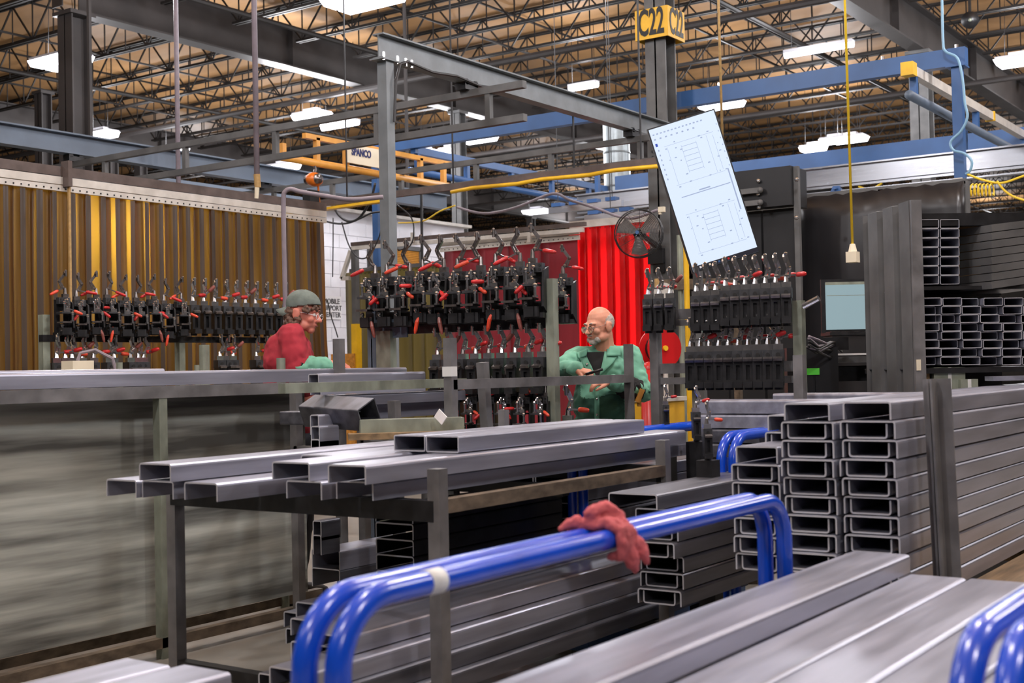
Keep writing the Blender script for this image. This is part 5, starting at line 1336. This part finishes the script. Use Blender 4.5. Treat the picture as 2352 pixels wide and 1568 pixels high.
def hand(b, w, d, n, curl, s=1., spread=.08, thumb=1, tcurl=.5):
    """wrist w, direction d, palm normal n; thumb=+1 puts the thumb on the d x n side"""
    w = Vector(w); d = Vector(d).normalized(); n = Vector(n); n = (n - d * n.dot(d)).normalized(); x = d.cross(n) * thumb
    for t in (-.024, -.008, .008, .024): b.limb([w + x * t * .7 * s + d * .012 * s, w + (x * t + d * .08) * s], [.0145 * s, .0125 * s], 8)
    for i, (off, L) in enumerate(((.029, .070), (.0095, .080), (-.0105, .074), (-.029, .058))):
        p = w + (x * off + d * .082) * s; a = 0; pts = [p - d * .012 * s, p]; dd = (d + x * off * spread * 30 * .1).normalized()
        for (f, q) in ((.46, curl * .9), (.30, curl * 1.15), (.24, curl * .8)):
            a += q; p = p + (dd * math.cos(a) + n * math.sin(a)) * L * f * s; pts.append(p)
        b.limb(pts, [.0098 * s, .0095 * s, .0088 * s, .008 * s, .0066 * s], 8)
    p = w + (x * .022 + d * .022) * s; q = p + (x * .022 + d * .030 + n * .012) * s; e = q + (d * .032 * math.cos(tcurl) + n * .03 * math.sin(tcurl) + x * .010) * s; g = e + (d * .026 * math.cos(tcurl * 1.6) + n * .026 * math.sin(tcurl * 1.6) - x * .004) * s
    b.limb([p, q, e, g], [.016 * s, .0125 * s, .0105 * s, .0085 * s], 8)
def surf_fn(me, ydir=1):
    bv = BVHTree.FromPolygons([v.co.copy() for v in me.vertices], [tuple(p.vertices) for p in me.polygons])
    def f(x, z, off=.004, x_dir=0):
        h = bv.ray_cast(Vector((x, -2, z)), Vector((0, 1, 0)))
        return None if h[0] is None else Vector((x, h[0].y - off, z))
    return f
def patch(f, rows, off, th=0.):
    """rows: list of lists of (x,z); drapes a grid patch on the surface f"""
    vs = []; fs = []
    for r in rows:
        for (x, z) in r:
            p = f(x, z, off); vs.append(p if p is not None else Vector((x, vs[-1].y if vs else -.1, z)))
    n = len(rows[0])
    for i in range(len(rows) - 1):
        for j in range(n - 1): fs.append((i * n + j, i * n + j + 1, (i + 1) * n + j + 1, (i + 1) * n + j))
    b = MB(); b.add(vs, fs); return b
RZP = -math.radians(55)
def place(o, px, d):
    q = at_d(px, 840, d); o.location = (q.x, q.y, 0); o.rotation_euler = (0, 0, RZP)
def lerp2(a, b, t): return (a[0] + (b[0] - a[0]) * t, a[1] + (b[1] - a[1]) * t)
# ---------------- person in the green jacket
HXg = HX((-.018, -.03, 1.672), math.radians(-50), math.radians(10), math.radians(0), .96)
b = MB()
head_shapes(b, HXg, .96, 1.12)
b.limb([HXg((0, .03, -.05)), V(.02, .03, 1.50)], [.062, .07], 12)
RSh, REl, RWr = V(-.165, .02, 1.475), V(-.275, -.17, 1.395), V(-.188, -.36, 1.392)
LSh, LEl, LWr = V(.185, .03, 1.475), V(.252, -.06, 1.235), V(.035, -.24, 1.312)
b.ball((0, .02, 1.36), (.17, .11, .17), 14, 10); b.ball((0, .0, 1.12), (.165, .13, .2), 14, 10); b.ball((0, .02, .95), (.16, .11, .12), 14, 10)
b.limb([RSh, REl, RWr], [.055, .042, .03]); b.limb([LSh, LEl, LWr], [.055, .042, .03])
for s in (-1, 1): b.limb([V(s * .09, .02, .92), V(s * .11, .02, .5), V(s * .12, .05, .09)], [.085, .06, .042]); b.ball((s * .13, -.03, .045), (.045, .11, .04))
hand(b, RWr, (.75, -.35, -.18), (.1, .35, -1), .95, 1.0, thumb=-1, tcurl=.7)
hand(b, LWr, (-.95, -.12, -.08), (-.1, .25, -1), .42, 1.0, thumb=1, tcurl=.3)
me = remesh(b, .0048, 3)
man = link('person', me, V(0, 0, 0)); me.materials.append(M['skin'])
tag(man, 'person in green work jacket and glasses, looking down with hands at waist', 'person'); place(man, 1383, 8.3)
# jacket
b = MB()
b.ball((.0, .03, 1.37), (.205, .135, .155), 16, 12); b.ball((.005, .0, 1.19), (.205, .155, .22), 16, 12); b.ball((.0, .01, .98), (.205, .15, .22), 16, 12); b.ball((.0, .02, .82), (.2, .145, .12), 16, 10)
b.limb([V(-.08, .03, 1.475), RSh + V(.0, 0, .0)], [.075, .073]); b.limb([V(.08, .03, 1.475), LSh], [.075, .073])
b.limb([RSh, RSh.lerp(REl, .5), REl, REl.lerp(RWr, .5), RWr - (RWr - REl).normalized() * .015], [.074, .07, .062, .056, .047], 14)
b.limb([LSh, LSh.lerp(LEl, .5), LEl, LEl.lerp(LWr, .5), LWr - (LWr - LEl).normalized() * .015], [.076, .074, .07, .06, .048], 14)
b.limb([V(-.06, .05, 1.515), V(.0, .075, 1.535), V(.075, .05, 1.525)], [.03, .032, .03])
jk = remesh(b, .0085, 1, .017, 13)
# dark soiled front below the waist
jo = kid('jacket', jk, ['jacket', 'jacketdark'], man, 'green cotton work jacket with dark soiled lower front')
for p in jk.polygons:
    c = p.center
    nz_ = noise.noise(c * 6) * .05
    if (c.z + nz_ < 1.2 and c.y < .1 and abs(c.x + .0) < .17 and c.x < .13) or (c.z < 1.385 + nz_ and c.x < -.15 and c.y > -.35): p.material_index = 1
    if c.z < 1.045 and c.x > -.06: p.material_index = 0
f = surf_fn(jk)
cx = -.035
vn = [[lerp2((cx - .075 + .1 * t * .0, 1.505), (cx - .012, 1.34), t) if s == 0 else lerp2((cx - .075 + .11 * s + .02 * s, 1.505), (cx - .012 + .016 * s, 1.34), t) for s in (0, .25, .5, .75, 1)] for t in (0, .2, .4, .6, .8, 1)]
bm_kid('undershirt', patch(f, vn, .013), 'blackcloth', man)
def flap(pts, name='lapel', off=.014):
    (a, c, d, e) = pts
    rows = [[lerp2(lerp2(a, c, s), lerp2(e, d, s), t) for s in (0, .25, .5, .75, 1)] for t in (0, .2, .4, .6, .8, 1)]
    o = bm_kid(name, patch(f, rows, off), 'jacket', man); o.modifiers.new('t', 'SOLIDIFY').thickness = .006
flap(((cx + .055, 1.525), (cx + .15, 1.50), (cx + .095, 1.425), (cx + .005, 1.345)))
flap(((cx + .07, 1.545), (cx + .155, 1.53), (cx + .15, 1.475), (cx + .06, 1.475)), 'collar', .03)
flap(((cx - .08, 1.51), (cx - .125, 1.48), (cx - .085, 1.40), (cx - .012, 1.335)))
flap(((cx - .06, 1.53), (cx - .13, 1.505), (cx - .12, 1.465), (cx - .07, 1.48)), 'collar', .026)
pl_ = [[(cx - .03 + .03 * s, 1.335 - .45 * t) for s in (0, .5, 1)] for t in [i / 14 for i in range(15)]]
o = bm_kid('placket', patch(f, pl_, .006), 'jacket', man); o.modifiers.new('t', 'SOLIDIFY').thickness = .004
b = MB()
for z in (1.30, 1.20, 1.10):
    q = f(cx - .015, z, .011)
    if q: b.cyl(q, q + V(0, -.004, 0), .008, n=10)
q = f(cx - .07, 1.425, .02)
if q: b.cyl(q, q + V(0, -.004, 0), .009, n=10)
bm_kid('button', b, 'silver', man)
# dark band on the near sleeve, trousers, boots
b = MB(); b.limb([LEl.lerp(LWr, .25), LEl.lerp(LWr, .55)], [.074, .07], 14); me = remesh(b, .007, 1, .016, 26); kid('sleeve_strap', me, 'blackcloth', man, 'dark crumpled cloth on the near forearm')
b = MB()
b.ball((0, .02, .9), (.185, .135, .14), 14, 10)
for s in (-1, 1): b.limb([V(s * .095, .02, .86), V(s * .115, .02, .5), V(s * .12, .05, .11)], [.1, .08, .065], 14)
kid('trousers', remesh(b, .012, 2, .006, 9), 'denim', man)
for s in (-1, 1):
    b = MB(); b.ball((s * .13, -.02, .05), (.055, .14, .05), 12, 8); b.limb([V(s * .12, .05, .05), V(s * .12, .05, .15)], [.06, .055]); bm_kid('boot', b, 'boot', man)
# head details
X = HXg
b = MB(); b.ball(X((0, .036, .024)), (.08, .086, .08), 16, 12, X.rot)
hm = remesh(b, .005, 1, .003, 60); kid('hair', hm, 'hairgrey', man, 'short grey hair round a bald crown')
for v in hm.vertices:
    pass
bmh = bmesh.new(); bmh.from_mesh(hm)
inv = X.rot.inverted()
dele = []
for v in bmh.verts:
    q = inv @ (v.co - X.o) / X.k
    if q.y < -.03 or q.z < -.06 or (q.z < .012 and q.y < .036): dele.append(v)
bmesh.ops.delete(bmh, geom=dele, context='VERTS'); bmh.to_mesh(hm); bmh.free()
b = MB()
for c, r in (((0, -.071, -.094), (.036, .031, .027)), ((0, -.098, -.048), (.03, .010, .007)), ((-.035, -.06, -.08), (.024, .03, .024)), ((.035, -.06, -.08), (.024, .03, .024))): b.ball(X(c), tuple(q * .96 for q in r), 12, 8, X.rot)
kid('beard', remesh(b, .005, 1, .002, 90), 'hairgrey', man, 'short grey goatee')
b = MB(); b.ball(X((0, -.1035, -.0615)), (.02, .006, .0035), 10, 6, X.rot); bm_kid('mouth', b, 'lip', man)
for s in (-1, 1):
    b = MB(); b.ball(X((s * .031, -.084, .006)), .011, 10, 8); bm_kid('eye', b, 'eye', man)
    b = MB(); b.ball(X((s * .031, -.0945, .003)), .005, 8, 6); bm_kid('pupil', b, 'ink', man)
    b = MB(); b.ball(X((s * .031, -.085, .0095)), (.0135, .0115, .009), 10, 7, X.rot); bm_kid('eyelid', b, 'skin', man)
    b = MB(); b.limb([X((s * .014, -.097, .03)), X((s * .03, -.098, .036)), X((s * .048, -.084, .03))], [.0035, .0045, .003], 6); bm_kid('eyebrow', b, 'hairgrey', man)
gl = MB()
for s in (-1, 1):
    c = (s * .033, -.112, -.004); ringp = [X((c[0] + .027 * math.cos(t * PI / 8), c[1] + .006 * abs(math.cos(t * PI / 8)), c[2] + .019 * math.sin(t * PI / 8))) for t in range(16)]
    gl.tube(ringp, .0016, 5, True); gl.tube([X((s * .06, -.107, .003)), X((s * .079, -.05, .008)), X((s * .083, .01, .01)), X((s * .083, .025, -.005))], .0016, 5)
gl.tube([X((-.007, -.113, .0)), X((0, -.118, .004)), X((.007, -.113, .0))], .0016, 5)
go = bm_kid('glasses', gl, 'darkclamp', man)
b = MB()
for s in (-1, 1): b.tube([X((s * .033, -.113, -.004)), X((s * .033, -.1125, -.004))], .0235, 16)
bm_kid('lens', b, 'glass', go)
b = MB(); p0 = RWr + V(.085, -.06, -.02); b.cyl(p0 + V(-.03, .0, -.01), p0 + V(.075, -.02, .02), .009, n=10); o = bm_kid('marker_pen', b, 'cabinet', man)
# held pen is its own thing
o.parent = None; o.matrix_world = Matrix.Translation(man.location) @ Matrix.Rotation(RZP, 4, 'Z'); tag(o, 'short dark tool held in the fist of the green-jacketed person', 'tool')
# orange leather patch/glove hanging from the back pocket
q = at_d(1468, 908, 8.15); b = MB(); b.box(q, (.03, .14, .09), Matrix.Rotation(RZP, 3, 'Z') @ Matrix.Rotation(.4, 3, 'Y')); b.box(q + V(0, 0, -.03), (.02, .08, .08), Matrix.Rotation(RZP, 3, 'Z')); tag(b.build('leather_glove', 'orange'), 'tan leather glove tucked at the hip of the green-jacketed person', 'glove')
# ---------------- person in the red tee, seen from behind, facing right
b = MB()
HXr = HX((.028, -.03, 1.712), math.radians(78), math.radians(12), 0, .93)
X = HXr
head_shapes(b, X, .93, 1.06)
b.limb([X((0, .04, -.04)), V(-.05, .0, 1.58)], [.062, .072], 12)
RSh, REl, RWr = V(-.02, -.16, 1.575), V(.02, -.2, 1.385), V(.2, -.14, 1.40)
LSh, LEl, LWr = V(-.09, .17, 1.57), V(-.02, .22, 1.34), V(.18, .16, 1.37)
b.ball((-.07, 0, 1.44), (.14, .18, .17), 14, 10); b.ball((-.06, 0, 1.2), (.15, .165, .2), 14, 10); b.ball((-.05, 0, 1.0), (.13, .16, .12), 14, 10)
b.limb([RSh, REl, RWr], [.056, .045, .033]); b.limb([LSh, LEl, LWr], [.056, .045, .033])
for s in (-1, 1): b.limb([V(-.05, s * .09, .96), V(-.03, s * .11, .52), V(-.07, s * .12, .09)], [.09, .062, .042]); b.ball((-.0, s * .13, .045), (.11, .045, .04))
hand(b, RWr, (.95, .1, -.05), (.0, .3, -1), .6, 1.0, thumb=-1)
hand(b, LWr, (.95, -.1, -.1), (.0, -.2, -1), .6, 1.0, thumb=1)
me = remesh(b, .005, 4); me.materials.append(M['skin2'])
mr = link('person', me, V(0, 0, 0)); tag(mr, 'person in red tee and backwards grey cap, turned away', 'person'); place(mr, 690, 7.78); mr.scale = (1.035,) * 3
b = MB()
b.ball((-.07, 0, 1.45), (.148, .195, .165), 16, 12); b.ball((-.065, 0, 1.28), (.155, .185, .2), 16, 12); b.ball((-.06, 0, 1.06), (.15, .18, .18), 16, 12)
b.limb([V(-.055, -.06, 1.575), RSh], [.075, .078]); b.limb([V(-.075, .07, 1.575), LSh], [.075, .078])
b.limb([RSh, RSh.lerp(REl, .5), RSh.lerp(REl, .93)], [.08, .08, .074], 14); b.limb([LSh, LSh.lerp(LEl, .5), LSh.lerp(LEl, .93)], [.08, .08, .074], 14)
b.limb([V(-.06, -.05, 1.59), V(-.08, 0, 1.60), V(-.06, .05, 1.59)], [.05, .052, .05])
kid('tee_shirt', remesh(b, .009, 1, .016, 11), 'tee', mr)
b = MB(); b.limb([RSh.lerp(REl, .88), REl.lerp(RWr, .05)], [.066, .064], 14); kid('undersleeve', remesh(b, .009, 1, .004, 20), 'blackcloth', mr)
b = MB(); b.limb([REl + V(.0, 0, -.01), REl.lerp(RWr, .45), REl.lerp(RWr, .85)], [.066, .066, .05], 14); kid('green_cuff', remesh(b, .009, 1, .014, 18), 'jacket', mr, 'bunched green sleeve guard at the elbow')
b = MB(); b.ball((-.05, 0, .98), (.15, .17, .13), 14, 10)
for s in (-1, 1): b.limb([V(-.05, s * .095, .92), V(-.03, s * .115, .52), V(-.07, s * .12, .11)], [.1, .08, .065], 14)
kid('trousers', remesh(b, .012, 2, .006, 9), 'denim', mr)
for s in (-1, 1):
    b = MB(); b.ball((-.01, s * .13, .05), (.14, .055, .05), 12, 8); b.limb([V(-.07, s * .12, .05), V(-.07, s * .12, .15)], [.06, .055]); bm_kid('boot', b, 'boot', mr)
# cap worn backwards: dome, band, brim at the nape
b = MB(); b.ball(X((0, .012, .058)), (.084, .108, .088), 20, 14, X.rot)
cm = remesh(b, .006, 1)
bmh = bmesh.new(); bmh.from_mesh(cm); inv = X.rot.inverted(); dele = []
for v in bmh.verts:
    q = inv @ (v.co - X.o) / X.k
    if q.z < .042 - .32 * q.y - .0: dele.append(v)
bmesh.ops.delete(bmh, geom=dele, context='VERTS'); bmh.to_mesh(cm); bmh.free()
cap = kid('cap', cm, 'capcloth', mr, 'grey green cap worn backwards'); cap.modifiers.new('t', 'SOLIDIFY').thickness = .004
b = MB(); vs = []; fs = []
for i in range(9):
    a = -1 + 2 * i / 8
    for j in range(4):
        t = j / 3; vs.append(X((a * (.08 - .012 * t * abs(a)), .085 + .098 * t * math.sqrt(max(0, 1 - a * a * .55)) - .045 * a * a, .035 - .045 * t - .03 * a * a)))
for i in range(8):
    for j in range(3): fs.append((i * 4 + j, i * 4 + j + 1, (i + 1) * 4 + j + 1, (i + 1) * 4 + j))
b.add(vs, fs); br = bm_kid('brim', b, 'capcloth', cap); br.modifiers.new('t', 'SOLIDIFY').thickness = .005
b = MB(); b.ball(X((0, .012, .058 + .09)), .007, 8, 6); bm_kid('top_button', b, 'capcloth', cap)
b = MB(); rh = random.Random(9)
for k in range(70):
    s = rh.choice((-1, 1)); y = rh.uniform(-.06, .09); z = rh.uniform(-.075, .03) + (.02 if y < -.01 else -.015)
    if y < -.02 and z < .012: continue
    x = s * math.sqrt(max(.0, 1 - (y / .115) ** 2)) * .082
    b.ball(X((x, y, z)), rh.uniform(.012, .02), 8, 6)
for k in range(14): b.ball(X((rh.uniform(-.05, .05), .1 + rh.uniform(-.012, .004), rh.uniform(-.07, .02))), .018, 8, 6)
for k in range(10): b.ball(X((rh.uniform(-.05, .05), -.087 + rh.uniform(-.008, .008), .052 + rh.uniform(-.01, .008))), .012, 8, 6)
kid('hair', remesh(b, .005, 1, .006, 55), 'hairbrown', mr, 'curly brown hair below the cap')
for s in (-1, 1):
    b = MB(); b.ball(X((s * .031, -.084, .006)), .011, 10, 8); bm_kid('eye', b, 'eye', mr)
    b = MB(); b.ball(X((s * .031, -.0945, .005)), .005, 8, 6); bm_kid('pupil', b, 'ink', mr)
    b = MB(); b.limb([X((s * .014, -.097, .03)), X((s * .03, -.098, .034)), X((s * .048, -.084, .028))], [.0035, .004, .003], 6); bm_kid('eyebrow', b, 'hairbrown', mr)
b = MB(); b.ball(X((0, -.1035, -.062)), (.019, .006, .0035), 10, 6, X.rot); bm_kid('mouth', b, 'lip', mr)
gl = MB()
for s in (-1, 1):
    c = (s * .033, -.112, -.002); gl.tube([X((c[0] + .027 * math.cos(t * PI / 8), c[1], c[2] + .019 * math.sin(t * PI / 8))) for t in range(16)], .0016, 5, True)
    gl.tube([X((s * .06, -.11, .004)), X((s * .08, -.05, .008)), X((s * .084, .01, .008))], .0016, 5)
bm_kid('safety_glasses', gl, 'white', mr)
